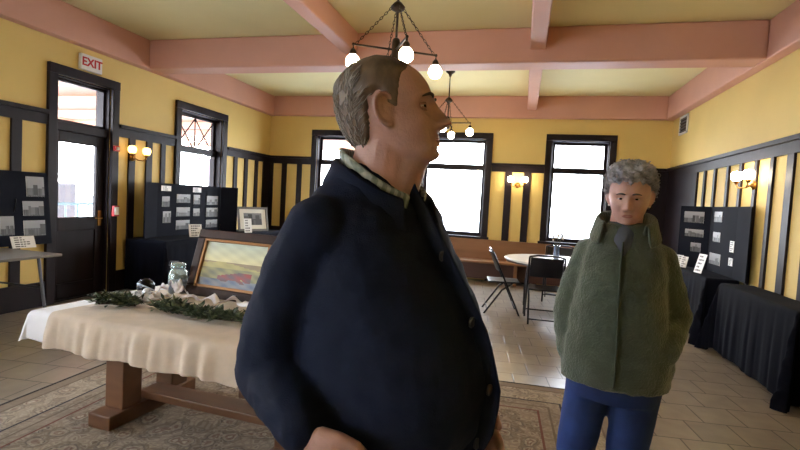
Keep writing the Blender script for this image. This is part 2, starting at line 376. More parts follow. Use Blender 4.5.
# ------------------------------------------------------------------ chandeliers and sconces
def globe(mb, c, r=.058): return mb.lathe([(r*.45, r*1.0), (r*.62, r*.8), (r*.92, r*.4), (r, 0), (r*.92, -r*.42), (r*.7, -r*.72), (r*.38, -r*.93), (0, -r)], c, 20)
def chandelier(x, y, rz, label):
    o = empty('chandelier', (x, y, HC), rz, label, 'chandelier', 'chandeliers')
    DZ = -.14
    MB().lathe([(.075, 0), (.07, -.02), (.03, -.05), (.014, -.09)], (0, 0, 0)).build('ceiling_canopy', bronze, o, smooth=True)
    MB().tube([(0, 0, -.06), (0, 0, -.62+DZ)], .010, 10).build('stem', bronze, o, smooth=True)
    MB().lathe([(.012, .04), (.035, .02), (.06, -.01), (.055, -.03), (.02, -.05)], (0, 0, -.30+DZ)).build('chain_hub', bronze, o, smooth=True)
    MB().lathe([(.012, .10), (.03, .085), (.034, .06), (.034, -.06), (.042, -.07), (.04, -.09), (.012, -.10)], (0, 0, -.66+DZ)).build('column', bronze, o, smooth=True)
    for k in range(4):
        a = k*pi/2; c, s = cos(a), sin(a); r = .355
        MB().tube([(c*.03, s*.03, -.66+DZ), (c*r, s*r, -.66+DZ), (c*r, s*r, -.71+DZ)], .0085, 8).ball((c*r, s*r, -.66+DZ), .013, 6).build('arm', bronze, o, smooth=True)
        MB().lathe([(.012, .05), (.026, .03), (.03, 0), (.027, -.005)], (c*r, s*r, -.745+DZ), 14).build('socket', bronze, o, smooth=True)
        globe(MB(), (c*r, s*r, -.80+DZ)).build('globe', globe_m, o, smooth=True)
        mb = MB(); p0, p1 = Vector((c*.05, s*.05, -.32+DZ)), Vector((c*(r-.02), s*(r-.02), -.655+DZ)); nl = 15; d = (p1-p0)/nl
        for i in range(nl):
            q = p0+d*(i+.5); t = d.normalized(); side = Vector((-s, c, 0)); nrm = t.cross(side); ax = side if i % 2 else nrm
            mb.tube([q+t*(d.length*.66)*cos(u*pi/4)+ax*.0085*sin(u*pi/4) for u in range(9)], .0028, 5, cap=False)
        mb.build('chain', bronze, o)
    return o
e_r = Vector((cos(YAW), sin(YAW), 0)); e_f = Vector((-sin(YAW), cos(YAW), 0))
chandelier(-1.11, 3.92, R(-61), 'nearer bronze chandelier on chains, lit globes just above the man\'s head')
chandelier(-1.22, 7.50, R(-92), 'farther small bronze chandelier hanging beyond the man\'s nose')

def sconce(loc, rz, label, spread=.15, gz=.06, gm=None):
    """local +x points away from the wall"""
    o = empty('wall_sconce', loc, rz, label, 'wall lamp', 'two-globe wall sconces')
    rotm = Matrix.Rotation(pi/2, 3, 'Y')
    MB().lathe([(.055, 0), (.05, .012), (.03, .02), (.018, .04)], (0, 0, 0), 20, mat=rotm).build('backplate', brass, o, smooth=True)
    for s in (-1, 1):
        MB().tube([(.03, 0, 0), (.08, s*.02, -.03), (.11, s*spread*.55, -.035), (.12, s*spread*.9, -.01), (.12, s*spread, .03)], .008, 8).build('arm', brass, o, smooth=True)
        MB().lathe([(.012, -.02), (.026, 0), (.028, .02)], (.12, s*spread, .035), 14).build('socket', brass, o, smooth=True)
        MB().lathe([(.03, -.05), (.05, -.03), (.056, .0), (.052, .03), (.036, .05), (0.0, .058)], (.12, s*spread, gz+.04), 20).build('globe', gm or globe_m, o, smooth=True)
sconce((XL+.025, 5.60, 1.84), 0, 'brass two-arm wall sconce between the door and the diamond-paned window', .13, .06, M('amber_globe', (255, 215, 140), .4, emit=((1, .62, .2), 5)))
sconce((-.12, YB, 1.86), -pi/2, 'brass two-globe wall sconce between the two back windows', .13)
sconce((XR-.02, 6.06, 1.83), pi, 'lit brass two-globe wall sconce on the right-hand wall')

# ------------------------------------------------------------------ wall fittings
ex = empty('exit_sign', (XL+.005, 4.90, 2.93), 0, 'white exit sign with red letters above the glazed door', 'exit sign')
MB().bb(0, .05, -.15, .15, -.095, .095).build('sign_box', white_plastic, ex, bevel=.008)
fc = bpy.data.curves.new('exit_letters', 'FONT'); fc.body = 'EXIT'; fc.size = .14; fc.extrude = .002; fc.align_x = 'CENTER'; fc.align_y = 'CENTER'; fc.offset = .0035
fo = bpy.data.objects.new('letters_text', fc); COL.objects.link(fo); bpy.context.view_layer.update()
lm = bpy.data.meshes.new_from_object(fo.evaluated_get(bpy.context.evaluated_depsgraph_get())); bpy.data.objects.remove(fo)
fo = bpy.data.objects.new('letters', lm); COL.objects.link(fo); lm.materials.clear(); fo.parent = ex; fo.location = (.052, 0, 0); fo.rotation_euler = (pi/2, 0, pi/2); fo.data.materials.append(red_m)
vt = empty('air_vent', (XR-.002, 8.75, 2.93), 0, 'square white air vent high on the right-hand wall', 'vent')
MB().bb(-.02, 0, -.2, .2, -.15, -.12).bb(-.02, 0, -.2, .2, .12, .15).bb(-.02, 0, -.2, -.17, -.15, .15).bb(-.02, 0, .17, .2, -.15, .15).build('vent_frame', white_plastic, vt)
MB().bb(-.006, -.001, -.17, .17, -.12, .12).build('vent_backing', M('vent_dark', (70, 62, 58), .7), vt)
for i in range(5): MB().box((-.012, 0, -.1+.05*i), (.02, .34, .006), (0, R(35), 0)).build('slat', grey_metal, vt)
al = empty('alarm_strobe', (XL+.046, 5.295, 1.93), 0, 'small red alarm light on the casing right of the door', 'alarm')
MB().bb(0, .03, -.045, .045, -.035, .035).build('alarm_box', red_m, al, bevel=.006); MB().bb(.03, .05, -.02, .02, -.02, .02).build('lens', white_plastic, al, bevel=.006)
pl = empty('fire_pull_station', (XL+.046, 5.295, 1.10), 0, 'red and white fire alarm pull box beside the door', 'fire alarm')
MB().bb(0, .04, -.045, .045, -.07, .07).build('pull_box', red_m, pl, bevel=.006); MB().bb(.04, .052, -.035, .03, -.05, .055).build('pull_handle', white_plastic, pl, bevel=.004)

# ------------------------------------------------------------------ printed pictures
def shade_photo(u, v, seed):
    r = random.Random(seed); hz = .35+.2*r.random()
    g = .26+.2*v if v > hz else .06+.08*((u*7+seed) % 1)
    for k in range(4):
        a, b, h = r.random(), .1+.2*r.random(), hz+.35*r.random()-.05
        if a < u < a+b and v < h and v > .12: g = .02+.2*r.random()
    g *= .62; return (g, g, g*1.03)
def pic_mesh(wd, ht, fn, nx=16, ny=12, t=.004, border=.0):
    """flat print in local yz plane, front towards +x, base at z=0"""
    vs, fs, cs = [], [], []
    for j in range(ny):
        for i in range(nx):
            o = len(vs); y0, y1, z0, z1 = -wd/2+wd*i/nx, -wd/2+wd*(i+1)/nx, ht*j/ny, ht*(j+1)/ny
            vs += [(t, y0, z0), (t, y1, z0), (t, y1, z1), (t, y0, z1)]; fs.append((o, o+1, o+2, o+3))
            u, v = 1-(i+.5)/nx, (j+.5)/ny
            u = (i+.5)/nx
            c = (.8, .8, .78) if border and (u < border or u > 1-border or v < border or v > 1-border) else fn(u, v); cs += [c]
    o = len(vs); h = wd/2
    vs += [(0, -h, 0), (0, h, 0), (0, h, ht), (0, -h, ht), (t, -h, 0), (t, h, 0), (t, h, ht), (t, -h, ht)]
    for f in ((3, 2, 1, 0), (0, 1, 5, 4), (1, 2, 6, 5), (2, 3, 7, 6), (3, 0, 4, 7)): fs.append(tuple(o+k for k in f)); cs.append((.7, .7, .68))
    me = bpy.data.meshes.new('picture'); me.from_pydata(vs, [], fs); me.update()
    ca = me.color_attributes.new('Col', 'FLOAT_COLOR', 'CORNER')
    for p in me.polygons:
        for li in p.loop_indices: ca.data[li].color = (*cs[p.index], 1)
    return me
def pic_object(name, me, loc, rot, label, cat, group, mat=None):
    o = bpy.data.objects.new(name, me); COL.objects.link(o); me.materials.append(mat or picture); o.location = loc; o.rotation_euler = rot
    return tag(o, label, cat, group)
def photo(loc, rot, wd, ht, seed, label, group, border=0):
    return pic_object('photograph', pic_mesh(wd, ht, lambda u, v: shade_photo(u, v, seed), border=border), loc, rot, label, 'photo', group)
def textlines(u, v, seed):
    row = int(v*11); r = random.Random(seed*31+row)
    return (.12, .12, .13) if row % 2 and .12 < u < .5+.38*r.random() and int(u*40+seed) % 5 else (.82, .82, .82)
def card(loc, rot, wd, ht, seed, label, group):
    return pic_object('caption_card', pic_mesh(wd, ht, lambda u, v: textlines(u, v, seed), nx=30, ny=22), loc, rot, label, 'card', group)

def trifold(name, loc, rz, wid, wing, ht, label, angs=(40, 40)):
    o = empty(name, loc, rz, label, 'display board')
    MB().bb(-.012, 0, -wid/2, wid/2, 0, ht).build('center_panel', black_board, o, bevel=.002)
    for s in (-1, 1):
        a = R(angs[(s+1)//2])
        MB().box((cos(pi/2-a)*wing/2, s*(wid/2+sin(pi/2-a)*wing/2), ht/2), (.012, wing, ht), (0, 0, -s*a)).build('wing_panel', black_board, o, bevel=.002)
    return o

# skirted table and display along the left wall
def skirted_table(name, x0, x1, y0, y1, zt, label, seed=1, sides=(1, 1, 1, 1)):
    o = empty(name, ((x0+x1)/2, (y0+y1)/2, 0), 0, label, 'table', 'black-skirted display tables')
    hx, hy = (x1-x0)/2, (y1-y0)/2
    MB().bb(-hx+.02, hx-.02, -hy+.02, hy-.02, zt-.03, zt-.004).build('tabletop', tabletop_grey, o)
    for sx in (-1, 1):
        for sy in (-1, 1): MB().tube([(sx*(hx-.08), sy*(hy-.1), .0), (sx*(hx-.08), sy*(hy-.1), zt-.03)], .015, 8).build('leg', grey_metal, o)
    cloth(hx, hy, zt, zt-.02, seed, black_cloth, o, 'tablecloth', amp=.013, flare=.01, sides=sides)
    return o
def cloth(hx, hy, zt, drop, seed, mat, parent, name, amp=.02, step=.03, flare=.06, wave=16, sides=(1, 1, 1, 1), off=(0, 0), tilt=0):
    """draped cloth; sides = drop on -x,+x,-y,+y"""
    r = random.Random(seed); ph = [r.random()*6 for _ in range(8)]
    dl = [drop*s if isinstance(s, (int, float)) else drop for s in sides]
    def axis(h, d0, d1):
        a = [-h-d0*(1-i/max(1, round(d0/step))) for i in range(max(0, round(d0/step)))] if d0 > 0 else []
        nn = max(2, round(2*h/step)); a += [-h+2*h*i/nn for i in range(nn+1)]
        if d1 > 0: k = max(1, round(d1/step)); a += [h+d1*(i+1)/k for i in range(k)]
        return a
    ax, ay = axis(hx, dl[0], dl[1]), axis(hy, dl[2], dl[3]); vs = []
    for y in ay:
        for x in ax:
            a, b = max(0, abs(x)-hx), max(0, abs(y)-hy); sx, sy = (1 if x > 0 else -1), (1 if y > 0 else -1); dr = max(a, b)
            if a and b: dr = max(a, b)+.12*min(a, b)
            per = (y if a > b else x)
            ng = min(1, dr/(drop*.6+1e-6))
            rip = amp*ng*(sin(per*wave+ph[0])+.6*sin(per*wave*1.9+ph[1])+.3*sin(per*wave*3.7+ph[2]))
            ed = .012*(1-math.exp(-dr/.01)) if dr else 0
            px = max(-hx, min(hx, x))+(sx*(ed+flare*a+abs(rip)*1.0+min(a, b)*.22) if a and a >= b else 0) + (sx*(.15*a) if a and a < b else 0)
            py = max(-hy, min(hy, y))+(sy*(ed+flare*b+abs(rip)*1.0+min(a, b)*.22) if b and b > a else 0) + (sy*(.15*b) if b and b <= a else 0)
            z = zt+.004-max(0, dr-.006)+(.0025*sin(x*9+ph[3])*sin(y*11+ph[4]) if not dr else 0) + (.008*sin(per*wave*.7+ph[5])*ng)
            vs.append((px+off[0], py+off[1], z))
    nx = len(ax); fs = [(j*nx+i, j*nx+i+1, (j+1)*nx+i+1, (j+1)*nx+i) for j in range(len(ay)-1) for i in range(nx-1)]
    o = MB().add(vs, fs).build(name, mat, parent, smooth=True)
    s = o.modifiers.new('thick', 'SOLIDIFY'); s.thickness = .003; s.offset = 1
    u = o.modifiers.new('sub', 'SUBSURF'); u.levels = 1; u.render_levels = 1
    return o

skirted_table('display_table', -5.26, -4.62, 5.48, 8.66, .72, 'long black-skirted table along the left wall under the diamond-paned window', 3, (0, 1, 1, 1))
BL = 'photos on the left trifold board'
trifold('display_board', (-5.08, 6.57, .732), 0, 1.5, .28, .78, 'navy-black trifold board of photos in front of the left window', (10, 50))
XB = -5.075
for i, (y, z, wd, ht, nm) in enumerate([
    (6.37, 1.23, .30, .13, 'wide black-and-white photo in the top row of the left trifold board'),
    (6.37, 1.02, .30, .14, 'wide grey photo in the middle row of the left trifold board'),
    (6.37, .82, .30, .14, 'wide dark photo in the bottom row of the left trifold board, partly behind the handout'),
    (7.08, 1.20, .30, .15, 'black-and-white photo at the top right of the left trifold board'),
    (7.08, 1.00, .30, .15, 'black-and-white photo in the middle right of the left trifold board'),
    (7.08, .82, .30, .13, 'black-and-white photo at the bottom right of the left trifold board'),
    (6.68, 1.21, .15, .15, 'small bluish photo in the narrow middle column of the left trifold board, upper'),
    (6.68, 1.02, .15, .12, 'small pale photo in the narrow middle column of the left trifold board, lower'),
    (5.99, 1.17, .15, .15, 'dark photo near the left edge of the left trifold board, upper'),
    (6.02, .93, .16, .17, 'pale photo near the left edge of the left trifold board, lower')]):
    photo((XB, y, z), (0, 0, 0), wd, ht, 11+i, nm, BL)
for y, z, nm in ((5.99, 1.40, 'white printed title card at the top left of the left trifold board'), (6.68, 1.40, 'white printed title card at the top middle of the left trifold board')):
    card((XB, y, z), (0, 0, 0), .20, .075, 3, nm, BL)
card((-4.72, 6.22, .735), (0, R(-12), R(-25)), .20, .19, 9, 'white handout with dark print standing before the left trifold board', 'cards on the left display table')
fp = empty('framed_photo', (-4.78, 7.92, .735), R(-28), 'white-matted framed photo leaning on the left display table near the corner', 'picture')
rot = Matrix.Rotation(R(-12), 3, 'Y')
f0 = MB()
for c, sz in (((.01, 0, .02), (.02, .62, .04)), ((.01, 0, .43), (.02, .62, .04)), ((.01, -.29, .225), (.02, .04, .45)), ((.01, .29, .225), (.02, .04, .45))): f0.box(rot @ Vector(c), sz, rot)
f0.build('picture_frame', M('grey_frame', (96, 94, 92), .5), fp)
mm = pic_mesh(.54, .37, lambda u, v: (.72, .7, .62) if (u < .16 or u > .84 or v < .2 or v > .8) else tuple(.6*x for x in shade_photo(u, v, 77)), 25, 20)
mo = bpy.data.objects.new('matted_print', mm); COL.objects.link(mo); mm.materials.append(picture); mo.parent = fp; mo.matrix_local = (rot.to_4x4() @ Matrix.Translation((.002, 0, .04)))
MB().tube([rot @ Vector((0, 0, .35)), (-.16, 0, .005)], .008, 6).build('prop', grey_metal, fp)
card((-4.66, 7.55, .735), (0, R(-10), R(-25)), .15, .25, 5, 'tall white card standing left of the matted framed photo', 'cards on the left display table')

# folding table with board left of the door
ft = empty('folding_table', (-4.76, 2.87, 0), 0, 'grey-topped folding table with thin metal legs left of the glazed door', 'table')
MB().bb(-.38, .38, -.9, .9, .715, .74).build('tabletop', tabletop_grey, ft, bevel=.006)
for sx in (-1, 1):
    for sy in (-1, 1):
        MB().tube([(sx*.30, sy*.72, .715), (sx*.325, sy*.80, 0)], .014, 8).build('leg', grey_metal, ft)
for sy in (-1, 1): MB().tube([(-.31, sy*.745, .42), (.31, sy*.745, .42)], .01, 8).build('cross_brace', grey_metal, ft)
lbd = empty('display_board', (-5.18, 3.52, .742), 0, 'black display board of photos standing on the grey folding table', 'display board')
rot = Matrix.Rotation(R(-6), 3, 'Y')
MB().box(rot @ Vector((0, 0, .40)), (.014, 1.60, .80), rot).build('panel', black_board, lbd, bevel=.002)
for q in (-.4, .4): MB().tube([(-.005, q, .5), (-.11, q, .0)], .006, 6).build('prop', black_metal, lbd)
for i, (y, z, wd, ht, nm) in enumerate([(4.165, 1.27, .20, .22, 'tall black-and-white photo at the top of the board left of the door'),
        (4.13, 1.06, .23, .16, 'black-and-white photo second from the top on the board left of the door'),
        (4.13, .84, .24, .17, 'black-and-white photo third from the top on the board left of the door'),
        (3.84, .86, .14, .20, 'narrow black-and-white photo at the left edge beside the folding table cards')]):
    p = rot @ Vector((.008, 0, z-.742)); photo((-5.18+p.x, y, z), (0, R(-6), 0), wd, ht, 40+i, nm, 'photos on the board left of the door')
card((-4.98, 3.86, .742), (0, R(-25), R(-10)), .22, .13, 21, 'white card leaning on the grey folding table', 'cards on the folding table')

# right-hand skirted tables and board
skirted_table('display_table', 2.13, 2.43, 4.36, 5.86, .75, 'nearer black-skirted table along the right-hand wall', 5, (1, 0, 1, 1))
skirted_table('display_table', 2.10, 2.43, 6.19, 7.95, .75, 'farther black-skirted table against the right-hand wall, behind the woman', 6, (1, 0, 1, 1))
BR = (2.40, 6.70); WA = R(32); CPW, WGW = .82, .46
rb_ = empty('display_board', (BR[0], BR[1], 0.763), pi, 'black trifold board of photos on the farther right-hand table', 'display board')
MB().bb(-.012, 0, -CPW/2, CPW/2, 0, .83).build('center_panel', black_board, rb_, bevel=.002)
for s_, wl, wa in ((-1, WGW, WA), (1, .40, R(4))):
    MB().box((sin(wa)*wl/2, s_*(CPW/2+cos(wa)*wl/2), .415), (.012, wl, .83), (0, 0, -s_*wa)).build('wing_panel', black_board, rb_, bevel=.002)
GRr = 'photos on the right trifold board'
def on_wing(t, z): return (BR[0]-sin(WA)*t-.009*cos(WA), BR[1]+CPW/2+cos(WA)*t-.009*sin(WA), z)
for i, (t, z, wd, ht, nm) in enumerate([(.24, 1.37, .30, .15, 'bright photo at the top of the far wing of the right-hand trifold board'), (.22, 1.18, .28, .10, 'pale wide photo second down on the far wing of the right-hand trifold board'), (.18, .98, .15, .12, 'small dark photo low on the far wing of the right-hand trifold board')]):
    photo(on_wing(t, z), (0, 0, pi+WA), wd, ht, 60+i, nm, GRr)
for i, (y, z, wd, ht, nm) in enumerate([(6.86, 1.40, .24, .13, 'dark photo at the top middle of the right-hand trifold board'), (6.86, 1.15, .22, .12, 'purplish photo in the middle of the right-hand trifold board'), (6.86, .86, .34, .14, 'brownish wide photo at the bottom of the right-hand trifold board')]):
    photo((BR[0]-.001, y, z), (0, 0, pi), wd, ht, 70+i, nm, GRr)
card((BR[0]-.001, 6.38, 1.06), (0, 0, pi), .11, .13, 31, 'upper white label at the right side of the right-hand trifold board', 'labels on the right trifold board')
card((BR[0]-.001, 6.38, .90), (0, 0, pi), .11, .09, 32, 'lower white label at the right side of the right-hand trifold board', 'labels on the right trifold board')
card((2.14, 6.62, 0.763), (0, R(-14), pi+R(12)), .16, .24, 33, 'tilted white card standing before the right-hand trifold board', 'cards on the right tables')
card((2.14, 7.18, 0.763), (0, R(-14), pi+R(30)), .10, .15, 34, 'white card on the farther right table, nearest the tilted card', 'cards on the right tables')
card((2.14, 7.40, 0.763), (0, R(-14), pi+R(30)), .12, .15, 35, 'white card on the farther right table, beside the woman\'s shoulder', 'cards on the right tables')

# ------------------------------------------------------------------ back bench, round table, chairs
bn = empty('wall_bench', (-1.55, 9.05, 0), 0, 'long brown wooden bench built along the back wall under the windows', 'bench')
MB().bb(-3.2, 3.2, .22, .275, .40, .775).bb(-3.2, 3.2, .20, .285, .765, .795).build('backrest', bench_wood, bn, bevel=.005)
MB().bb(-3.2, 3.2, -.16, .24, .38, .42).build('seat', bench_wood, bn, bevel=.008)
for x in (-3.0, -1.5, 0, 1.5, 3.0): MB().bb(x-.03, x+.03, -.12, .26, 0, .38).build('support', bench_wood, bn, bevel=.004)
MB().bb(-3.15, 3.15, .14, .17, .05, .36).build('skirt_board', M('red_brown_board', (84, 50, 40), .5), bn)

rtb = empty('round_table', (.47, 6.98, 0), 0, 'round white-topped folding table by the back windows', 'table')
MB().lathe([(.0, .715), (.66, .715), (.675, .72), (.675, .738), (.665, .745), (0, .745)], (0, 0, 0), 64).build('tabletop', tabletop_white, rtb, auto=30)
MB().lathe([(.62, .69), (.645, .69), (.645, .714), (.62, .714)], (0, 0, 0), 48).build('apron', grey_metal, rtb)
for s in (-1, 1):
    for t in (-1, 1): MB().tube([(s*.32, t*.28, .7), (s*.36, t*.30, .35), (s*.36, t*.30, .012)], .016, 8).build('leg', black_metal, rtb)
vs_ = empty('flower_vase', (.50, 7.0, .745), 0, 'small clear vase of twigs and white flowers on the round table', 'vase')
MB().lathe([(.035, 0), (.04, .02), (.04, .18), (.044, .20), (.039, .20), (.035, .18), (.035, .015), (.0, .012)], (0, 0, 0), 20).build('vase_glass', M('blue_glass', (150, 170, 200), .1, trans=.6), vs_, smooth=True)
mb, mf = MB(), MB()
for k in range(7):
    a = rnd.random()*6.3; t = Vector((cos(a)*.07, sin(a)*.07, .30+.1*rnd.random())); mb.tube([(0, 0, .03), (t.x*.3, t.y*.3, .18), t], .003, 5)
    for q in range(5): mf.ball(t+Vector((rnd.uniform(-.02, .02), rnd.uniform(-.02, .02), rnd.uniform(-.05, .02))), .012, 5)
mb.build('stem', M('twig', (70, 70, 50), .7), vs_); mf.build('blossom', M('blossom', (200, 190, 185), .7), vs_)

def folding_chair(loc, rz, label):
    """faces local +x"""
    o = empty('folding_chair', loc, rz, label, 'chair', 'black folding chairs at the round table')
    for s in (-1, 1):
        y = s*.215
        MB().tube([(.22, y, 0), (.02, y, .44), (-.14, y, .78), (-.17, y, .84)], .0125, 8).build('front_leg', black_metal, o, smooth=True)
        MB().tube([(-.24, s*.19, 0), (-.02, s*.19, .33), (.12, s*.19, .43)], .0125, 8).build('rear_leg', black_metal, o, smooth=True)
    MB().tube([(-.17, -.215, .84), (-.185, -.12, .862), (-.185, .12, .862), (-.17, .215, .84)], .0125, 8).build('top_rail', black_metal, o, smooth=True)
    MB().tube([(.17, -.21, .11), (.17, .21, .11)], .009, 8).tube([(-.2, -.19, .06), (-.2, .19, .06)], .009, 8).build('stretcher', black_metal, o)
    mb = MB(); n = 12; rs = []
    for i in range(n+1):
        y = -.20+.40*i/n; bow = -.03*(1-(y/.2)**2)
        rs.append([Vector((-.055+bow, y, .585)), Vector((-.145+bow, y, .80)), Vector((-.165+bow, y, .835)), Vector((-.178+bow, y, .832)), Vector((-.158+bow, y, .80)), Vector((-.068+bow, y, .58))])
    mb.rings(rs).build('backrest', black_plastic, o, smooth=True, bevel=.003)
    mb = MB(); rs = []
    for i in range(9):
        x = -.2+.42*i/8; k = 1-.12*((x-.0)/.2)**2 if x > 0 else 1
        rs.append([Vector((x, -.20*k, .445)), Vector((x, -.1, .437)), Vector((x, .1, .437)), Vector((x, .20*k, .445)), Vector((x, .20*k, .425)), Vector((x, -.20*k, .425))])
    mb.rings(rs).build('seat', black_plastic, o, smooth=True, bevel=.004)
    return o
folding_chair((-.20, 6.72, 0), R(8), 'black folding chair seen from its side at the left of the round table')
folding_chair((.34, 6.38, 0), R(92), 'black folding chair with its back to us at the near side of the round table')
folding_chair((.62, 7.95, 0), R(-95), 'black folding chair on the far side of the round table, under the window')

# ------------------------------------------------------------------ trestle table with cloths
TA = R(-4); TC = Vector((-1.707, 2.503, 0)); TH = .725
def T(x, y, z=0): return TC+Vector((cos(TA)*x-sin(TA)*y, sin(TA)*x+cos(TA)*y, z))   # table coordinates -> room
tt = empty('trestle_table', TC, TA, 'oak trestle table with heavy post legs and a low stretcher on the rug', 'table')
hx, hy = .95, .50
MB().bb(-hx+.09, hx, -hy, hy, TH-.04, TH).build('tabletop', table_wood, tt, bevel=.004)
for s in (-1, 1): MB().bb(-hx+.12, hx-.03, s*(hy-.035), s*(hy-.01), TH-.10, TH-.04).build('apron', table_wood, tt, bevel=.003)
MB().bb(.50, .90, -hy+.012, -hy+.42, TH-.25, TH-.04).build('drawer_box', table_wood, tt, bevel=.004)
for s in (-1, 1):
    fx = s*(hx-.355)
    MB().bb(fx-.085, fx+.085, -.30, .40, .014, .10).build('foot', table_wood, tt, bevel=.008)
    for y in (-.13, .26): MB().bb(fx-.07, fx+.07, y-.07, y+.07, .10, TH-.10).build('leg', table_wood, tt, bevel=.006)
    MB().bb(fx-.05, fx+.05, -.40, .42, TH-.10, TH-.04).build('bearer', table_wood, tt, bevel=.004)
MB().bb(-hx+.355, hx-.355, -.02, .14, .10, .15).build('stretcher', table_wood, tt, bevel=.006)
wc = cloth(.665, hy+.006, TH+.001, .165, 11, white_cloth, None, 'tablecloth', amp=.006, flare=.012, sides=(1, 0, 1, .8))
wc.location = T(-.200, 0); wc.rotation_euler.z = TA
tag(wc, 'white undercloth showing along the left end of the trestle table', 'tablecloth')
bc = cloth(.625, hy+.010, TH+.009, .187, 4, beige_cloth, None, 'tablecloth', amp=.02, flare=.10, wave=21, sides=(0, 0, 1, .6), step=.02)
bc.location = T(-.072, 0); bc.rotation_euler.z = TA
tag(bc, 'beige linen cloth with a wavy hem draped over the front of the trestle table', 'tablecloth')
ZT = TH+.017

# framed painting
def paint(u, v):
    n = .5+.5*sin(u*23+v*9)*sin(v*31+u*5)
    if v > .56:
        k = (v-.56)/.44; a, b = lin((214, 208, 160)), lin((178, 192, 184))
        c = [a[i]*(1-k)+b[i]*k for i in range(3)]
    elif v > .50+.05*sin(u*5): c = lin((150, 135, 105))
    elif v > .42: c = lin((176, 166, 110))
    elif v > .14+.1*n and .30 < u < .80 and v < .27+.10*min(1, (u-.30)*3): c = [a*n+b*(1-n) for a, b in zip(lin((150, 58, 54)), lin((104, 86, 92)))]
    elif v < .2: c = [a*n+b*(1-n) for a, b in zip(lin((88, 100, 126)), lin((140, 142, 146)))]
    else: c = [a*n+b*(1-n) for a, b in zip(lin((158, 152, 104)), lin((122, 122, 98)))]
    return tuple(x*(.9+.2*n) for x in c)
FW, FH, LEAN = .66, .45, R(17)
pf = empty('framed_painting', (-1.823, 2.707, ZT+.004), TA-R(3)-pi/2, 'brown wooden framed landscape painting leaning on the trestle table', 'painting')
rot = Matrix.Rotation(-LEAN, 3, 'Y'); bw = .062
frame_m = M('walnut_frame', (56, 36, 29), .5, var=(14, .25), spec=.2); gold = M('inner_gilt', (150, 104, 56), .35, .3)
mb, mi = MB(), MB()
for c, sz, c2, s2 in (((0, 0, bw/2), (.035, FW, bw), (.005, 0, bw+.008), (.02, FW-2*bw, .018)), ((0, 0, FH-bw/2), (.035, FW, bw), (.005, 0, FH-bw-.008), (.02, FW-2*bw, .018)),
                      ((0, -FW/2+bw/2, FH/2), (.035, bw, FH-2*bw), (.005, -FW/2+bw+.008, FH/2), (.02, .018, FH-2*bw)), ((0, FW/2-bw/2, FH/2), (.035, bw, FH-2*bw), (.005, FW/2-bw-.008, FH/2), (.02, .018, FH-2*bw))):
    mb.box(rot @ Vector(c), sz, rot); mi.box(rot @ Vector(c2), s2, rot)
o = mb.build('picture_frame', frame_m, pf, bevel=.008); mi.build('gilt_slip', gold, o, bevel=.003)
mm = pic_mesh(FW-2*bw, FH-2*bw, paint, 72, 54, t=.003); po = bpy.data.objects.new('canvas', mm); COL.objects.link(po); po.parent = pf
mm.materials.append(M('oil_paint', (128, 128, 128), .35, attr='Col', bump=(90, .1))); po.matrix_local = rot.to_4x4() @ Matrix.Translation((-.004, 0, bw))
MB().tube([rot @ Vector((-.02, 0, FH*.8)), (-.26, 0, .006)], .009, 8).build('prop', table_wood, pf)

# glass jar with clip lid
jr = empty('clip_top_jar', (-2.215, 2.75, ZT), 0, 'small glass clip-top jar beside the left side of the framed painting', 'jar')
jr.scale = (1.05, 1.05, 1.12)
jg = M('jar_glass', (190, 214, 214), .06, trans=.75)
MB().lathe([(.045, 0), (.056, .01), (.058, .03), (.058, .115), (.052, .135), (.041, .150), (.041, .160)], n=28).build('jar_body', jg, jr, smooth=True)
MB().lathe([(.0, .162), (.045, .162), (.047, .168), (.045, .180), (.03, .187), (0, .189)], n=28).build('lid', jg, jr, smooth=True)
MB().lathe([(.0, .006), (.05, .008), (.052, .03), (.05, .07), (.03, .082), (0, .078)], n=20).build('contents', M('lilac_fill', (196, 186, 208), .8), jr, smooth=True)
MB().tube([(.046*cos(a*.5236), .046*sin(a*.5236), .156) for a in range(13)], .0022, 6).tube([(-.046, 0, .156), (-.07, 0, .165), (-.062, 0, .19), (0, 0, .195)], .0022, 6).tube([(.046, 0, .156), (.072, 0, .14), (.068, 0, .11), (.06, 0, .12)], .0025, 6).build('wire_clasp', grey_metal, jr)

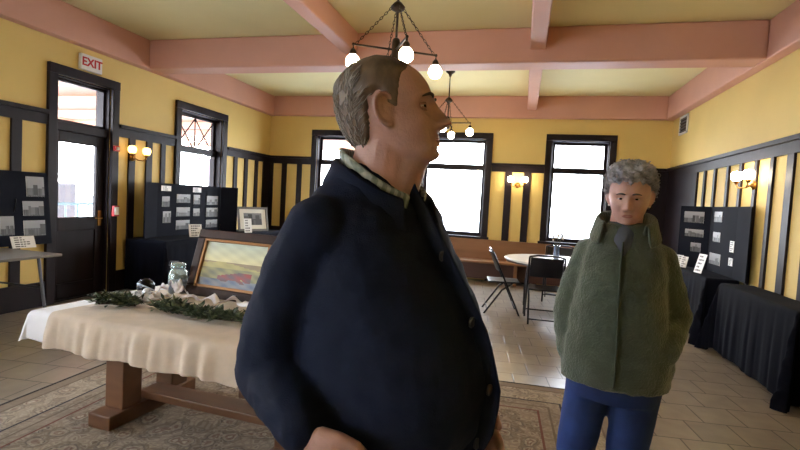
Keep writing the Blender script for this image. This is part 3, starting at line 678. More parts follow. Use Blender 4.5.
# evergreen garland, ribbon, ornament
def spline(ctrl, n):
    P = [Vector(p) for p in ctrl]; out = []
    for i in range(n):
        t = i/(n-1)*(len(P)-1); k = min(int(t), len(P)-2); f = t-k
        p0, p1, p2, p3 = P[max(k-1, 0)], P[k], P[k+1], P[min(k+2, len(P)-1)]
        out.append(.5*((2*p1)+(p2-p0)*f+(2*p0-5*p1+4*p2-p3)*f*f+(3*p1-p0-3*p2+p3)*f**3))
    return out
def garland(ctrl, label, nleaf, seed, spread=.05, h=.05):
    r = random.Random(seed); path = spline(ctrl, 60); base = path[0].copy(); base.z = ZT
    o = empty('evergreen_garland', base, 0, label, 'garland')
    pl = [p-base for p in path]
    MB().tube(pl, .006, 6).build('wire_stem', M('stem_brown', (62, 48, 34), .8), o)
    mb = [MB(), MB()]
    for i in range(nleaf):
        p = pl[r.randrange(len(pl))]; a = r.uniform(0, 2*pi); el = r.uniform(-.1, .9); L = r.uniform(.035, .068); wdt = r.uniform(.007, .013)
        d = Vector((cos(a)*cos(el), sin(a)*cos(el), sin(el))); q = p+Vector((r.uniform(-1, 1)*spread*.5, r.uniform(-1, 1)*spread*.5, r.uniform(0, h)))
        q.z = max(q.z, .004); s = d.cross(Vector((0, 0, 1))).normalized()*wdt; nrm = s.cross(d).normalized()*.004
        mb[i % 2].add([q, q+d*L*.5+s+nrm, q+d*L, q+d*L*.5-s+nrm, q+d*L*.5-nrm*.6], [(0, 1, 4), (1, 2, 4), (2, 3, 4), (3, 0, 4), (0, 3, 1), (1, 3, 2)])
    mb[0].build('foliage', M('evergreen_dark', (46, 62, 44), .6, var=(40, .3)), o); mb[1].build('foliage', M('evergreen_grey', (92, 104, 76), .6, var=(40, .3)), o)
garland([(-2.36, 2.26, ZT+.010), (-2.29, 2.28, ZT+.014), (-2.21, 2.29, ZT+.014), (-2.15, 2.32, ZT+.010)], 'short evergreen sprig at the left end of the garland on the beige cloth', 330, 5, .08, .045)
garland([(-1.96, 2.34, ZT+.010), (-1.88, 2.30, ZT+.014), (-1.70, 2.26, ZT+.012), (-1.52, 2.26, ZT+.014), (-1.30, 2.30, ZT+.010)], 'long evergreen garland lying in front of the framed painting', 900, 6, .10, .035)
def ribbon(ctrl, wd, label, seed, amp=.012):
    r = random.Random(seed); path = spline(ctrl, 90); rs = []; vs = []; base = path[0].copy(); base.z = ZT
    for i, p in enumerate(path):
        t = (path[min(i+1, 89)]-path[max(i-1, 0)]).normalized(); tw = .7*sin(i*.23+seed)+.3*sin(i*.61); s = Vector((-t.y, t.x, 0)).normalized()
        s = s*cos(tw)+Vector((0, 0, 1))*sin(tw); q = p-base+Vector((0, 0, .014+amp*(1+sin(i*.37+seed))+abs(sin(tw))*wd*.5)); vs += [q-s*wd/2, q+Vector((0, 0, .003)), q+s*wd/2]
    fs = [(3*i+k, 3*i+k+1, 3*i+k+4, 3*i+k+3) for i in range(89) for k in (0, 1)]
    o = MB().add(vs, fs).build('ribbon', M('white_ribbon', (240, 237, 246), .5), None, smooth=True); o.location = base
    s = o.modifiers.new('thick', 'SOLIDIFY'); s.thickness = .0015
    return tag(o, label, 'ribbon')
ribbon([(-2.15, 2.42, ZT), (-2.08, 2.40, ZT+.005), (-2.02, 2.45, ZT+.02), (-1.96, 2.50, ZT+.02), (-1.88, 2.50, ZT+.015), (-1.80, 2.52, ZT+.025), (-1.72, 2.50, ZT+.015), (-1.62, 2.52, ZT+.025), (-1.52, 2.49, ZT+.02), (-1.36, 2.52, ZT+.02)], .045, 'long white ribbon wound along the garland below the framed painting', 2, .009)
ribbon([(-2.25, 2.60, ZT), (-2.21, 2.66, ZT+.03), (-2.14, 2.66, ZT+.04), (-2.09, 2.60, ZT+.03), (-2.03, 2.62, ZT+.01)], .05, 'loose white ribbon loop in front of the glass jar', 4)
ob = empty('round_ornament', (-2.335, 2.60, ZT), 0, 'round black ball ornament with a pale band between sprig and jar', 'ornament')
ob.scale = (1.2, 1.2, 1.2); ob.rotation_euler.z = R(65)
MB().ball((0, 0, .046), .046, 14).build('ball', M('black_gloss', (24, 26, 34), .25), ob, smooth=True)
rs = [];
for k in range(28):
    a = 2*pi*k/28; c = Vector((cos(a)*cos(.5), sin(a), -cos(a)*sin(.5)))*.0465; x = Vector((sin(.5), 0, cos(.5)))
    rs.append([c*1.0-x*.004+Vector((0, 0, .046)), c*1.04-x*.0035+Vector((0, 0, .046)), c*1.04+x*.0035+Vector((0, 0, .046)), c+x*.004+Vector((0, 0, .046))])
rs.append(rs[0]); MB().rings(rs, cap=False).build('band', M('pale_blue_band', (190, 205, 225), .4), ob, smooth=True)
bo = empty('silver_bow', (-2.31, 2.475, ZT), R(20), 'crumpled silver-white bow between the evergreen sprig and the black ornament', 'bow')
bo.location = (-2.215, 2.46, ZT)
bwm = M('silver_satin', (214, 216, 220), .3, .1)
for k, (a, L, el) in enumerate(((.3, .075, .75), (1.5, .08, 1.1), (2.7, .08, .7), (4.0, .07, .5), (5.2, .065, .6))):
    d = Vector((cos(a)*cos(el), sin(a)*cos(el), sin(el))); s = Vector((-sin(a), cos(a), 0)); vs = []
    for i in range(15):
        t = 2*pi*i/14; c = d*L*(1-cos(t))/2+Vector((0, 0, 1)).cross(s)*0+(s.cross(d))*.022*sin(t)+Vector((0, 0, .006)); vs += [c-s*.018, c, c+s*.018]
    o = MB().add(vs, [(3*i+q, 3*i+q+1, 3*i+q+4, 3*i+q+3) for i in range(14) for q in (0, 1)]).build('loop', bwm, bo, smooth=True); md = o.modifiers.new('thick', 'SOLIDIFY'); md.thickness = .0015
MB().ball((0, 0, .014), .013, 8).build('knot', bwm, bo, smooth=True)

# ------------------------------------------------------------------ people
def interp(tab, z, k):
    zs = [t[0] for t in tab]; return float(np.interp(z, zs, [t[k] for t in tab]))
HEAD_M = [(-.118, .064, .015, .012), (-.112, .076, -.004, .030), (-.098, .084, -.03, .045), (-.078, .086, -.055, .056), (-.055, .087, -.075, .0635),
          (-.035, .087, -.088, .068), (-.01, .085, -.098, .0715), (.02, .089, -.103, .0745), (.05, .083, -.103, .0755), (.078, .068, -.093, .069),
          (.098, .045, -.072, .055), (.112, .016, -.042, .035), (.119, -.004, -.02, .012)]
def head_surface(tab, nose=1.0, fat=1.0, hooked=0, jowl=0):
    zs = np.concatenate([np.linspace(tab[0][0], -.09, 10), np.linspace(-.087, .05, 62), np.linspace(.055, tab[-1][0], 22)])
    NA = 120; rings = []
    xs_ = [t[0] for t in tab]
    def sm(z, k):       # smoothed interpolation
        return sum(interp(tab, z+d, k)*wt for d, wt in ((-.008, .25), (0, .5), (.008, .25)))
    for z in zs:
        inner = tab[0][0]+.012 < z < tab[-1][0]-.012
        g = (lambda k: sm(z, k)) if inner else (lambda k: interp(tab, z, k))
        xf, xb, hw = g(1), g(2), g(3)*fat; c = (xf+xb)/2; a = (xf-xb)/2; ring = []
        for j in range(NA):
            th = 2*pi*j/NA; ct, st = cos(th), sin(th); e = 2/2.25 if ct > 0 else 1.0
            x = c+a*math.copysign(abs(ct)**e, ct); y = hw*math.copysign(abs(st)**e, st)
            if ct > .2:
                G = lambda y0, z0, sy, sz, amp: amp*(math.exp(-((abs(y)-y0)/sy)**2-((z-z0)/sz)**2))
                d = 0; wgt = min(1, (ct-.2)/.3)
                nz_ = float(np.interp(z, [-.062, -.054, -.049, -.043, -.036, -.015, .002, .016], [0, .004, .022, .032+.004*hooked, .031, .019+.004*hooked, .010, 0]))
                sy = float(np.interp(z, [-.055, -.043, -.02, .01], [.016, .0135, .0095, .0085])); d += nose*nz_*math.exp(-(y/sy)**2)
                d += G(.015, -.0455, .0075, .009, .011*nose)
                d += G(.032, -.004, .017, .012, -.011); d += G(.03, .019, .024, .009, .005); d += G(.048, -.03, .02, .018, .005)
                d += G(0, -.0675, .022, .0052, .0055)+G(0, -.0745, .024, .0022, -.004)+G(0, -.0815, .020, .0055, .006)+G(0, -.0925, .02, .006, -.004)+G(0, -.106, .022, .011, .008)
                d += G(.028, -.058, .006, .018, -.003-.002*jowl)+jowl*(G(.036, -.085, .012, .016, .004)+G(.030, -.021, .012, .004, -.003)+G(.024, -.095, .004, .012, -.003))
                x += d*wgt
            ring.append(Vector((x, y, z)))
        rings.append(ring)
    return rings
class Surf:
    def __init__(s, rings): s.r = rings; s.n = len(rings); s.na = len(rings[0])
    def at(s, u, th):
        u = min(max(u, 0), s.n-1.001); i = int(u); f = u-i; a = (th/(2*pi)) % 1*s.na; j = int(a) % s.na; g = a-int(a); k = (j+1) % s.na
        return (s.r[i][j]*(1-g)+s.r[i][k]*g)*(1-f)+(s.r[i+1][j]*(1-g)+s.r[i+1][k]*g)*f
    def nrm(s, u, th):
        a, b = s.at(u+.6, th)-s.at(u-.6, th), s.at(u, th+.05)-s.at(u, th-.05); n = b.cross(a)
        p = s.at(u, th); n = n.normalized() if n.length > 1e-9 else Vector((0, 0, 1)); return n if n.dot(p-Vector((-.01, 0, .0))) > 0 else -n
def hair_shell(S, mask, thick, noise):
    rs = []; keep = []
    for i in range(S.n):
        ring = []
        for j in range(S.na):
            th = 2*pi*j/S.na; p = S.r[i][j]; k = mask(p); t = max(0, min(1, k)); t = t*t*(3-2*t)
            n = S.nrm(i, th); ring.append(p+n*((thick(p)+noise(p, th, i))*t-.0025)); keep.append(k > -.35)
        rs.append(ring)
    mb = MB(); n = S.na; vs = [p for r in rs for p in r]; fs = []
    for i in range(S.n-1):
        for j in range(n):
            k = (j+1) % n; q = (i*n+j, i*n+k, (i+1)*n+k, (i+1)*n+j)
            if any(keep[x] for x in q): fs.append(q)
    fs.append(tuple(range((S.n-1)*n, S.n*n)))
    used = sorted({x for f in fs for x in f}); mp = {x: i for i, x in enumerate(used)}
    return mb.add([vs[x] for x in used], [tuple(mp[x] for x in f) for f in fs])
def ear(mb, S, side, z0=-.012, sc=1.0, x0=-.008):
    hw = .072; c = Vector((x0, side*hw, z0)); out = Matrix.Rotation(side*R(-24), 3, 'Z')
    def E(x, y, z): return c+out @ Vector((x*sc, side*y*sc, z*sc))
    hel = [E(.012, .004, .004), E(.012, .010, .020), E(.004, .014, .032), E(-.010, .017, .034), E(-.021, .018, .022), E(-.023, .017, .004), E(-.018, .014, -.014), E(-.008, .010, -.026), E(.004, .006, -.030), E(.009, .003, -.020)]
    mb.tube(spline(hel, 30), [.0045*sc]*22+[.005*sc, .0055*sc, .006*sc, .0065*sc, .0065*sc, .006*sc, .005*sc, .004*sc], 8)
    mb.ball(E(-.005, .006, .003), .02*sc, 10, (1.0, .32, 1.5), out); mb.ball(E(.0, .005, -.022), .011*sc, 8, (.9, .5, 1.1), out)
    mb.tube([E(-.008, .012, .022), E(-.013, .013, .006), E(-.008, .011, -.010), E(.004, .008, -.014)], [.003, .0035, .0035, .003], 6); mb.ball(E(.010, .005, -.004), .006*sc, 6)
def hand(mb, w, d, pn, curl, thumb_side, L=.185):
    """w wrist, d direction to the fingers, pn palm normal (side the fingers curl to), thumb towards thumb_side vector"""
    d = Vector(d).normalized(); pn = Vector(pn); pn = (pn-pn.dot(d)*d).normalized(); s = Vector(thumb_side); s = (s-s.dot(d)*d-s.dot(pn)*pn).normalized(); w = Vector(w); k = L/.185
    rs = []
    for t, hw, ht in ((-.03, .026, .020), (0, .028, .019), (.025, .036, .018), (.05, .042, .016), (.08, .043, .0135), (.098, .040, .010)):
        rs.append([w+d*t*k+s*hw*k*cos(2*pi*q/16)+pn*ht*k*sin(2*pi*q/16) for q in range(16)])
    mb.rings(rs)
    for i, (off, ln) in enumerate(((.031, .072), (.0105, .080), (-.0105, .074), (-.031, .058))):
        b = w+(d*.085+s*off)*k; ang = 0; p = b; pts = [p]; rad = [.0098*k]
        for q, (fr, rr) in enumerate(((.45, .0092), (.3, .0082), (.25, .0066))):
            ang += curl*(.75+.12*i)*(1 if q else .8); dd = d*cos(ang)+pn*sin(ang)+s*off*1.2; p = p+dd.normalized()*ln*fr*k; pts.append(p); rad.append(rr*k)
        mb.tube(pts, rad, 10); mb.ball(pts[-1], rad[-1], 6)
        for q in (1, 2): mb.ball(pts[q], rad[q]*1.06, 6)
    tb_ = [w+(d*.018+s*.026)*k, w+(d*.045+s*.047+pn*.010)*k, w+(d*.072+s*.056+pn*.022)*k, w+(d*.094+s*.054+pn*.030)*k]
    mb.tube(tb_, [.0145*k, .0125*k, .0105*k, .0085*k], 10); mb.ball(tb_[-1], .0085*k, 6); mb.ball(tb_[2], .0108*k, 6)
def torso_rings(tab, n=56, e=2.3):
    rs = []
    for z, cx, af, ab, b in tab:
        ring = []
        for j in range(n):
            th = 2*pi*j/n; ct, st = cos(th), sin(th); a = af if ct > 0 else ab
            ring.append(Vector((cx+a*math.copysign(abs(ct)**(2/e), ct), b*math.copysign(abs(st)**(2/e), st), z)))
        rs.append(ring)
    return rs
def dens(tab, step=.02):
    zs = np.arange(tab[0][0], tab[-1][0]+1e-6, step); out = []
    for z in zs:
        out.append((z, *[sum(float(np.interp(z+d, [t[0] for t in tab], [t[k] for t in tab]))*wt for d, wt in ((-.02, .25), (0, .5), (.02, .25))) for k in range(1, 5)]))
    out[-1] = tab[-1]; return out
def remesh(o, vox, smooth=4, noise=None, fac=.5):
    r = o.modifiers.new('remesh', 'REMESH'); r.mode = 'VOXEL'; r.voxel_size = vox; r.use_smooth_shade = True
    s = o.modifiers.new('smooth', 'SMOOTH'); s.iterations = smooth; s.factor = fac
    for i, (size, strength) in enumerate(noise or []):
        tx = bpy.data.textures.new('fold_%s_%d' % (o.name, i), 'CLOUDS'); tx.noise_scale = size; tx.noise_depth = 2
        d = o.modifiers.new('folds%d' % i, 'DISPLACE'); d.texture = tx; d.strength = strength; d.mid_level = .5
    bake(o)
    for p in o.data.polygons: p.use_smooth = True
    return o
def strands(S, n, start_ok, step, rad, seed, lift, steps=6, curl=0):
    r = random.Random(seed); mb = MB(); tries = 0; made = 0
    while made < n and tries < n*40:
        tries += 1; u = r.uniform(20, S.n-2); th = r.uniform(0, 2*pi); p = S.at(u, th)
        if not start_ok(p): continue
        pts = []; ph = r.uniform(0, 6.28); l0 = r.uniform(.6, 1.1)
        for k in range(steps):
            q = S.at(u, th); nn = S.nrm(u, th); f = k/(steps-1)
            o_ = lift(q)*l0*(.75+.25*sin(pi*f)); 
            if curl: o_ += curl*sin(ph+f*5.5)*.6; 
            pos = q+nn*o_
            if curl: pos += Vector((cos(ph+f*6), sin(ph+f*6), cos(ph*2+f*5)))*curl*f
            pts.append(pos); du, dth = step(q, th, r); u += du; th += dth
            if not start_ok(S.at(u, th)) and k > 2: break
        if len(pts) > 2: mb.tube(pts, [rad]*(len(pts)-1)+[rad*.4], 4); made += 1
    return mb

def skin_mat(name, rgb, red):
    mt = M(name, rgb, .5, var=(26, .10), bump=(160, .12)); b = mt.node_tree.nodes['Principled BSDF']
    b.inputs['Subsurface Weight'].default_value = .12; b.inputs['Subsurface Radius'].default_value = (.012, .005, .003); b.inputs['Subsurface Scale'].default_value = .5
    return mt
def limb(mb, pts, rad, n=20, k=14): 
    P = spline(pts, k); rr = np.interp(np.linspace(0, len(pts)-1, k), range(len(pts)), rad); mb.tube(P, list(rr), n)
    mb.ball(P[0], rr[0], 10); mb.ball(P[-1], rr[-1], 10)
def eyes(parent, Mx, S, zc, ys, open_=.0042, iris=(34, 28, 26), lid=None):
    for s in (-1, 1):
        p = None
        u = min(range(S.n), key=lambda i: abs(S.r[i][0].z-zc)); best = min(S.r[u], key=lambda q: abs(q.y-s*ys)+(9 if q.x < 0 else 0))
        c = Vector((best.x-.0055, s*ys, zc))
        e = MB().ball(Mx @ c, .0112, 12).build('eye', M('eye_white', (205, 198, 190), .2), parent, smooth=True)
        d = (Mx.to_3x3() @ Vector((.0108, 0, -.0012)))
        MB().ball(Mx @ c+d*.62, .0066, 8).build('iris', M('iris_brown', iris, .15), e, smooth=True)
        for up_, off in ((1, open_), (-1, -open_-.0012)):     # lids
            pts = [Mx @ (c+Vector((.0118*cos(a)*cos(b), .0122*sin(a), off+up_*.002*cos(a)**2+.0))) for a, b in ((q*.2618-1.31, .2) for q in range(11))]
            MB().tube(pts, [.0012]+[.0024]*9+[.0012], 8).build('eyelid', lid, e, smooth=True)
def brow(parent, Mx, S, mat, z0, rad=.004):
    for s in (-1, 1):
        pts = []
        for q in range(7):
            y = s*(.013+.035*q/6); z = z0+.005*sin(q/6*pi)-.003*q/6
            u = min(range(S.n), key=lambda i: abs(S.r[i][0].z-z)); b = min(S.r[u], key=lambda v: abs(v.y-y)+(9 if v.x < 0 else 0)); pts.append(Mx @ Vector((b.x+.0005, y, z)))
        MB().tube(pts, [rad*.7, rad, rad, rad, rad*.9, rad*.7, rad*.4], 6).build('eyebrow', mat, parent, smooth=True)
def lips(parent, Mx, S, mat, wd=.023):
    for z0, r0 in ((-.0705, .0028), (-.0790, .0034)):
        pts = []
        for q in range(9):
            y = -wd+2*wd*q/8; z = -.0745+(z0+.0745)*(1-(y/wd)**2)
            u = min(range(S.n), key=lambda i: abs(S.r[i][0].z-z)); b = min(S.r[u], key=lambda v: abs(v.y-y)+(9 if v.x < 0 else 0)); pts.append(Mx @ Vector((b.x-.0012, y, z)))
        MB().tube(pts, [.0008]+[r0*.8]+[r0]*5+[r0*.8]+[.0008], 8).build('lip', mat, parent, smooth=True)
def shoe(parent, x, y, rz, mat):
    rs = []
    for t, hw, ht in ((-.09, .022, .05), (-.075, .036, .075), (-.03, .038, .085), (.03, .042, .07), (.09, .048, .055), (.14, .046, .045), (.175, .034, .035), (.19, .012, .02)):
        ring = []
        for q in range(18):
            a = 2*pi*q/18; ring.append(Vector((x, y, 0))+Matrix.Rotation(rz, 3, 'Z') @ Vector((t, hw*cos(a), max(.0, ht*.5+ht*.5*sin(a)*1.0))))
        rs.append(ring)
    MB().rings(rs).build('shoe', mat, parent, smooth=True)
GZ = .014      # both stand on the rug

def collar(name, parent, mat, c, rx, ry, z0, h, fold, open_deg, drop, outw, thick=.006, n=60, flare=0):
    """turned-down collar around the neck, open at the front (local +x)"""
    vs = []; a0 = R(open_deg); prof = [(0, 0), (.004, .4), (.006, .8), (.010, 1.0), (.018, .98), (outw*.6, .98-fold*.5), (outw, .98-fold)]
    for i in range(n+1):
        f = i/n; a = a0+(2*pi-2*a0)*f; fr = (1+cos(a))/2; edge = min(f, 1-f)*n; fl = flare*max(0, 1-edge/14)
        for o, zz in prof:
            r = o+fl*(zz*.6+o/outw*.6); vs.append((c[0]+(rx+r)*cos(a), c[1]+(ry+r)*sin(a), z0-drop*fr**1.5+h*zz-(fl*.5*(o/outw))))
    k = len(prof); fs = [(i*k+j, i*k+j+1, (i+1)*k+j+1, (i+1)*k+j) for i in range(n) for j in range(k-1)]
    o = MB().add(vs, fs).build(name, mat, parent, smooth=True)
    s = o.modifiers.new('thick', 'SOLIDIFY'); s.thickness = thick; s.offset = 0
    u = o.modifiers.new('sub', 'SUBSURF'); u.levels = 1; u.render_levels = 1
    return o

# ---------------- man in the dark jacket, head in profile
man = empty('person', (-.303, 1.006, GZ), R(-21), 'man in a dark navy jacket and plaid collar looking to the right', 'person')
skin = skin_mat('weathered_skin', (180, 138, 128), 0)
navy = M('navy_jacket', (20, 28, 50), .75, var=(5, .1), bump=(420, .25), spec=.15)
S = Surf(head_surface(HEAD_M, nose=1.02, fat=1.05, hooked=.4, jowl=1)); HS = 1.07
Mx = Matrix.Translation((.027, -.010, 1.618)) @ Matrix.Rotation(R(24), 4, 'Z') @ Matrix.Rotation(R(-11), 4, 'Y') @ Matrix.Diagonal((1.03, 1.04, .97, 1))
TORSO = [(.86, .02, .165, .15, .19), (.92, .03, .19, .155, .20), (1.0, .04, .225, .155, .205), (1.08, .04, .235, .15, .205), (1.18, .03, .215, .145, .205), (1.28, .01, .175, .14, .20),
         (1.36, -.005, .14, .13, .195), (1.41, -.012, .118, .115, .175), (1.45, -.018, .092, .10, .14), (1.48, -.018, .078, .085, .10), (1.505, -.016, .07, .075, .078)]
SH, EL, WR = (-.015, -.165, 1.37), (-.098, -.200, 1.085), (.040, -.243, 1.032)
SH2, EL2, WR2 = (-.02, .185, 1.375), (-.09, .25, 1.10), (.10, .235, .96)
def shrink(tab, d): return [(z, cx, max(.03, af-d), max(.03, ab-d), max(.03, b-d)) for z, cx, af, ab, b in tab]
mb = MB()
mb.rings([[Mx @ p for p in r] for r in S.r])
mb.rings(torso_rings(dens(shrink(TORSO, .028))))
limb(mb, [(-.01, 0, 1.38), (.006, -.002, 1.47), Mx @ Vector((-.012, 0, -.055))], [.088, .076, .064])
limb(mb, [(.035, 0, 1.44), Mx @ Vector((.030, 0, -.088))], [.05, .042])
mb.ball(Mx @ Vector((.01, 0, -.088)), .046*HS, 10, (1.1, 1, .7))
for s in (-1, 1):
    e_ = MB(); ear(e_, S, s, z0=-.010, sc=.98, x0=.003); mb.add([Mx @ Vector(v) for v in e_.v], e_.f)
limb(mb, [SH, EL], [.045, .038]); limb(mb, [EL, WR], [.04, .028]); limb(mb, [SH2, EL2], [.045, .038]); limb(mb, [EL2, WR2], [.04, .028])
hand(mb, (.057, -.245, 1.022), (.72, .06, -.60), (.1, .95, .0), .5, (.6, 0, .7), .19)
hand(mb, (.115, .236, .948), (.55, -.1, -.55), (.2, -.95, .1), .55, (.6, 0, .6), .19)
mb.rings(torso_rings([(.78, 0, .13, .14, .15), (.84, 0, .14, .14, .16), (.92, .02, .15, .13, .165)]))
for s in (-1, 1): limb(mb, [(0, s*.095, .86), (.015, s*.10, .48), (-.01, s*.105, .07)], [.085, .055, .038])
body = remesh(mb.build('body', skin, man), .0036, 2)
# face
hair_g = M('grey_brown_hair', (94, 76, 60), .55, var=(60, .35, (1, 1, .25)))
ZL = ([-.1, -.046, -.034, -.028, .004, .012, .026, .034, .044, .056, .072, .088], [-.082, -.078, -.050, .016, .022, -.014, -.012, .020, .050, .076, .098, .13])
hm = lambda p: (p.z-float(np.interp(p.x, *ZL))+.004*sin(p.y*170+p.x*90)+.003*sin(p.x*260))/.022
hth = lambda p: float(np.interp(p.x, [-.11, -.06, .0, .05], [.013, .012, .008, .0028]))
mbh = hair_shell(S, hm, hth, lambda p, th, i: .0006*sin(th*60+i*.13)+.0006*sin(th*127+1.3*sin(i*.2)))
st = strands(S, 700, lambda p: hm(p) > .3 and p.x < -.015-.25*max(0, p.z-.03), lambda q, th, r: (r.uniform(-2.6, -.8) if q.x < .0 else r.uniform(-1.2, .3), (.05 if (th % (2*pi)) < pi else -.05)*(1.1 if q.x > -.05 else .25)), .0009, 3, lambda q: hth(q)+.0012)
mbh.v = [tuple(Mx @ Vector(v)) for v in mbh.v]; st.v = [tuple(Mx @ Vector(v)) for v in st.v]
hr = mbh.build('hair', hair_g, man, smooth=True); st.build('grey_strands', M('silver_hair', (150, 142, 134), .45), hr, smooth=True)
lidm = skin
eyes(man, Mx, S, -.004, .032, .0030, lid=lidm); brow(man, Mx, S, M('brow_brown', (66, 52, 44), .7), .016, .0036); lips(man, Mx, S, M('lip_tone', (150, 88, 80), .45))
# jacket
mb = MB(); mb.rings(torso_rings(dens(TORSO)))
mb.ball((-.015, -.155, 1.372), .066, 12); mb.ball((-.015, .155, 1.372), .066, 12)
for a, b, c in ((SH, EL, WR), (SH2, EL2, WR2)):
    A, B, Cc = Vector(a), Vector(b), Vector(c); limb(mb, [A, (A+B)/2+Vector((-.02, 0, .01)), B+Vector((-.012, 0, -.005))], [.070, .068, .062]); limb(mb, [B+Vector((-.012, 0, -.005)), (B+Cc)/2, Cc], [.062, .060, .047])
jk = remesh(mb.build('jacket', navy, man), .008, 6, [(.11, .010), (.045, .011)])
mb = MB()
pts = [Vector((interp(TORSO, z, 1)+interp(TORSO, z, 2)+.006, .012*sin(z*7), z)) for z in np.linspace(.88, 1.47, 24)]
mb.tube(pts, [(.022, .0045)]*24, 10); mb.build('front_placket', navy, man, smooth=True)
for z in (.98, 1.09, 1.21, 1.33): 
    p = Vector((interp(TORSO, z, 1)+interp(TORSO, z, 2)+.012, .0, z)); MB().lathe([(0, -.002), (.010, -.002), (.011, .001), (.009, .003), (0, .002)], p, 16, mat=Matrix.Rotation(pi/2, 3, 'Y')).build('button', M('dark_button', (50, 52, 60), .3), man, smooth=True)
collar('jacket_collar', man, navy, (-.004, 0), .080, .086, 1.462, .060, .9, 26, .085, .040, .007, flare=.03)
def plaid():
    mt = bpy.data.materials.new('plaid_shirt'); mt.use_nodes = True; n = mt.node_tree.nodes; l = mt.node_tree.links; b = n['Principled BSDF']; b.inputs['Roughness'].default_value = .8
    co = n.new('ShaderNodeTexCoord'); last = None
    for k, (ax, sc, c) in enumerate((('X', 22, (70, 92, 84)), ('Z', 22, (60, 82, 84)), ('Y', 30, (190, 195, 185)))):
        wv = n.new('ShaderNodeTexWave'); wv.bands_direction = ax; wv.inputs['Scale'].default_value = sc; l.new(co.outputs['Object'], wv.inputs[0])
        r = n.new('ShaderNodeValToRGB'); r.color_ramp.elements[0].position = .45; r.color_ramp.elements[1].position = .6; r.color_ramp.elements[0].color = (*lin((124, 132, 122)), 1); r.color_ramp.elements[1].color = (*lin(c), 1)
        l.new(wv.outputs[0], r.inputs[0])
        if last is None: last = r.outputs[0]
        else:
            m_ = n.new('ShaderNodeMix'); m_.data_type = 'RGBA'; m_.inputs[0].default_value = .5; l.new(last, m_.inputs[6]); l.new(r.outputs[0], m_.inputs[7]); last = m_.outputs[2]
    l.new(last, b.inputs['Base Color']); return mt
collar('shirt_collar', man, plaid(), (.000, -.002), .076, .074, 1.480, .066, .75, 16, .095, .016, .004, flare=.012)
# trousers and shoes
khaki = M('dark_trousers', (48, 46, 48), .8, var=(6, .2), bump=(300, .2))
mb = MB(); mb.rings(torso_rings([(.80, 0, .15, .155, .165), (.88, .01, .16, .155, .178), (.96, .025, .17, .14, .18)]))
for s in (-1, 1): limb(mb, [(0, s*.092, .84), (.018, s*.10, .48), (-.005, s*.105, .09)], [.102, .08, .065])
remesh(mb.build('trousers', khaki, man), .009, 5, [(.12, .012)])
for s in (-1, 1): shoe(man, .0, s*.105, s*R(8), M('black_shoe', (24, 22, 22), .35))

# ---------------- woman in the green fleece
wom = empty('person', (.378, 1.952, GZ), R(-101), 'woman with short grey hair in a green fleece jacket and jeans', 'person')
skin2 = skin_mat('fair_skin', (196, 152, 142), 0)
fleece = M('green_fleece', (66, 78, 64), .95, var=(14, .16), bump=(130, .6), sheen=.35)
S2 = Surf(head_surface(HEAD_M, nose=.95, fat=1.10, jowl=1)); HS = .86
Mx = Matrix.Translation((.035, .006, 1.502)) @ Matrix.Rotation(R(-2), 4, 'Z') @ Matrix.Rotation(R(11), 4, 'Y') @ Matrix.Scale(HS, 4)
TW = [(.80, .0, .15, .155, .19), (.86, .0, .155, .16, .195), (.94, .005, .155, .15, .19), (1.04, .005, .15, .14, .170), (1.14, .005, .15, .13, .158), (1.22, .005, .145, .125, .152),
      (1.28, .0, .125, .12, .145), (1.32, -.006, .108, .108, .125), (1.35, -.01, .09, .094, .118), (1.375, -.01, .078, .08, .088), (1.395, -.008, .07, .07, .072)]
SH, EL, WR = (-.01, -.122, 1.272), (-.03, -.192, 1.06), (.02, -.165, .895)
SH2, EL2, WR2 = (-.01, .122, 1.272), (-.04, .194, 1.06), (.06, .155, .945)
mb = MB(); mb.rings([[Mx @ p for p in r] for r in S2.r]); mb.rings(torso_rings(dens(shrink(TW, .03))))
limb(mb, [(-.012, 0, 1.30), (0, 0, 1.385), Mx @ Vector((-.022, 0, -.05))], [.07, .056, .054])
for s in (-1, 1):
    e_ = MB(); ear(e_, S2, s, z0=-.014, sc=.92); mb.add([Mx @ Vector(v) for v in e_.v], e_.f)
for a, b, c in ((SH, EL, WR), (SH2, EL2, WR2)): limb(mb, [a, b], [.038, .032]); limb(mb, [b, c], [.033, .024])
hand(mb, (.025, -.150, .880), (.15, .75, -.5), (.1, .95, .1), .5, (.9, 0, .2), .165)
hand(mb, (.060, .135, .930), (.05, -.75, -.5), (.1, -.95, .1), .45, (.7, 0, .6), .165)
mb.rings(torso_rings([(.76, 0, .12, .13, .145), (.84, 0, .12, .13, .15), (.90, 0, .12, .12, .15)]))
for s in (-1, 1): limb(mb, [(0, s*.082, .82), (.012, s*.088-.03, .46), (-.01, s*.093-.045, .07)], [.07, .05, .034])
remesh(mb.build('body', skin2, wom), .0036, 2)
hair_w = M('curly_grey_hair', (160, 160, 168), .6, var=(45, .4))
ZL2 = ([-.11, -.06, -.03, -.012, .012, .035, .055, .09], [-.085, -.075, -.04, .0, .005, .036, .056, .060])
hm2 = lambda p: (p.z-float(np.interp(p.x, *ZL2))+.006*sin(p.y*130+1)+.004*sin(p.y*290))/.018
hth2 = lambda p: float(np.interp(p.z, [-.09, -.02, .05, .12], [.008, .014, .019, .031]))*(.75 if p.x > .04 else 1)
def curls(p, th, i): return .008*sin(p.x*120+2*sin(p.z*90))*sin(p.y*130+1.5*sin(p.x*80))+.004*sin(p.z*210+th*9)
mbh = hair_shell(S2, hm2, hth2, curls)
st = strands(S2, 1300, lambda p: hm2(p) > .15, lambda q, th, r: (r.uniform(-1.2, 1.0), r.uniform(-.09, .09)), .0013, 8, lambda q: hth2(q)+.004, steps=8, curl=.007)
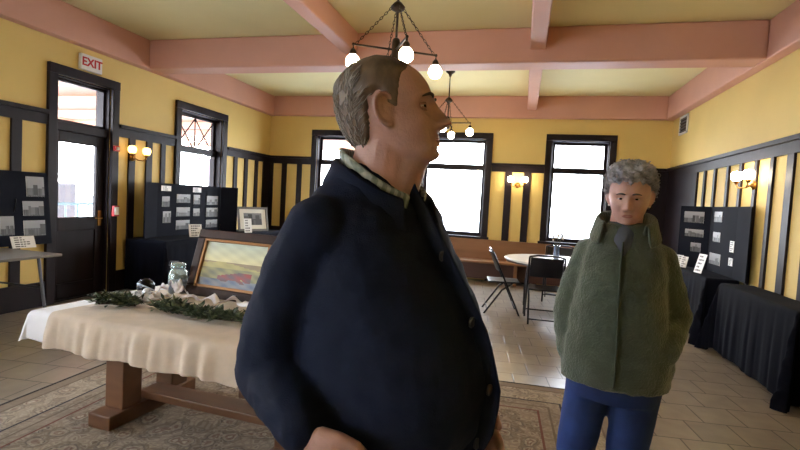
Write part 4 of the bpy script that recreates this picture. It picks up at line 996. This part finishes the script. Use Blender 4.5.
mbh.add(st.v, st.f); mbh.v = [tuple(Mx @ Vector(v)) for v in mbh.v]; mbh.build('hair', hair_w, wom, smooth=True)
eyes(wom, Mx, S2, -.004, .030, .0030, lid=skin2); brow(wom, Mx, S2, M('brow_grey', (78, 70, 68), .7), .015, .0030); lips(wom, Mx, S2, M('lip_rose', (166, 108, 102), .45), .025)
for s in (-1, 1): MB().ball(Mx @ Vector((-.004, s*.079, -.047)), .004, 8).build('earring', M('pearl', (235, 232, 228), .2), wom, smooth=True)
mb = MB(); mb.rings(torso_rings(dens(TW)))
for s in (-1, 1): mb.ball((-.008, s*.116, 1.272), .058, 12)
for a, b, c in ((SH, EL, WR), (SH2, EL2, WR2)):
    A, B, Cc = Vector(a), Vector(b), Vector(c); limb(mb, [A, (A+B)/2, B], [.058, .056, .052]); limb(mb, [B, (B+Cc)/2, Cc], [.052, .052, .046])
remesh(mb.build('fleece_jacket', fleece, wom), .008, 4, [(.12, .018), (.05, .010)])
zp = MB(); zp.tube([Vector((interp(TW, z, 1)+interp(TW, z, 2)+.004, .004*sin(z*9), z)) for z in np.linspace(.82, 1.33, 20)], [(.007, .004)]*20, 8); zp.build('zip', M('zip_green', (52, 62, 50), .7), wom, smooth=True)
collar('jacket_collar', wom, fleece, (-.002, 0), .072, .080, 1.350, .092, .85, 40, .050, .040, .010, flare=.018)
sh_ = MB(); rs = []
for z, a, b in ((1.285, .134, .030), (1.31, .126, .052), (1.335, .112, .068), (1.36, .094, .070), (1.385, .078, .068), (1.402, .068, .064)):
    rs.append([Vector((-.012+a*cos(t), b*sin(t), z)) for t in np.linspace(-1.25, 1.25, 17)])
o = sh_.rings(rs, close=False, cap=False).build('shirt', M('grey_shirt', (78, 84, 98), .85, bump=(250, .2)), wom, smooth=True); sm_ = o.modifiers.new('thick', 'SOLIDIFY'); sm_.thickness = .006
jeans = M('blue_jeans', (30, 54, 112), .85, var=(9, .25), bump=(420, .25))
mb = MB(); mb.rings(torso_rings([(.74, 0, .125, .14, .155), (.82, 0, .135, .145, .172), (.92, 0, .13, .13, .165)]))
for s in (-1, 1): limb(mb, [(.0, s*.084, .80), (.012, s*.088-.03, .46), (-.008, s*.093-.045, .08)], [.086, .069, .056])
remesh(mb.build('jeans', jeans, wom), .008, 5, [(.10, .010)])
for s in (-1, 1): shoe(wom, .0, s*.093-.045, s*R(8), M('dark_shoe', (36, 34, 38), .45))
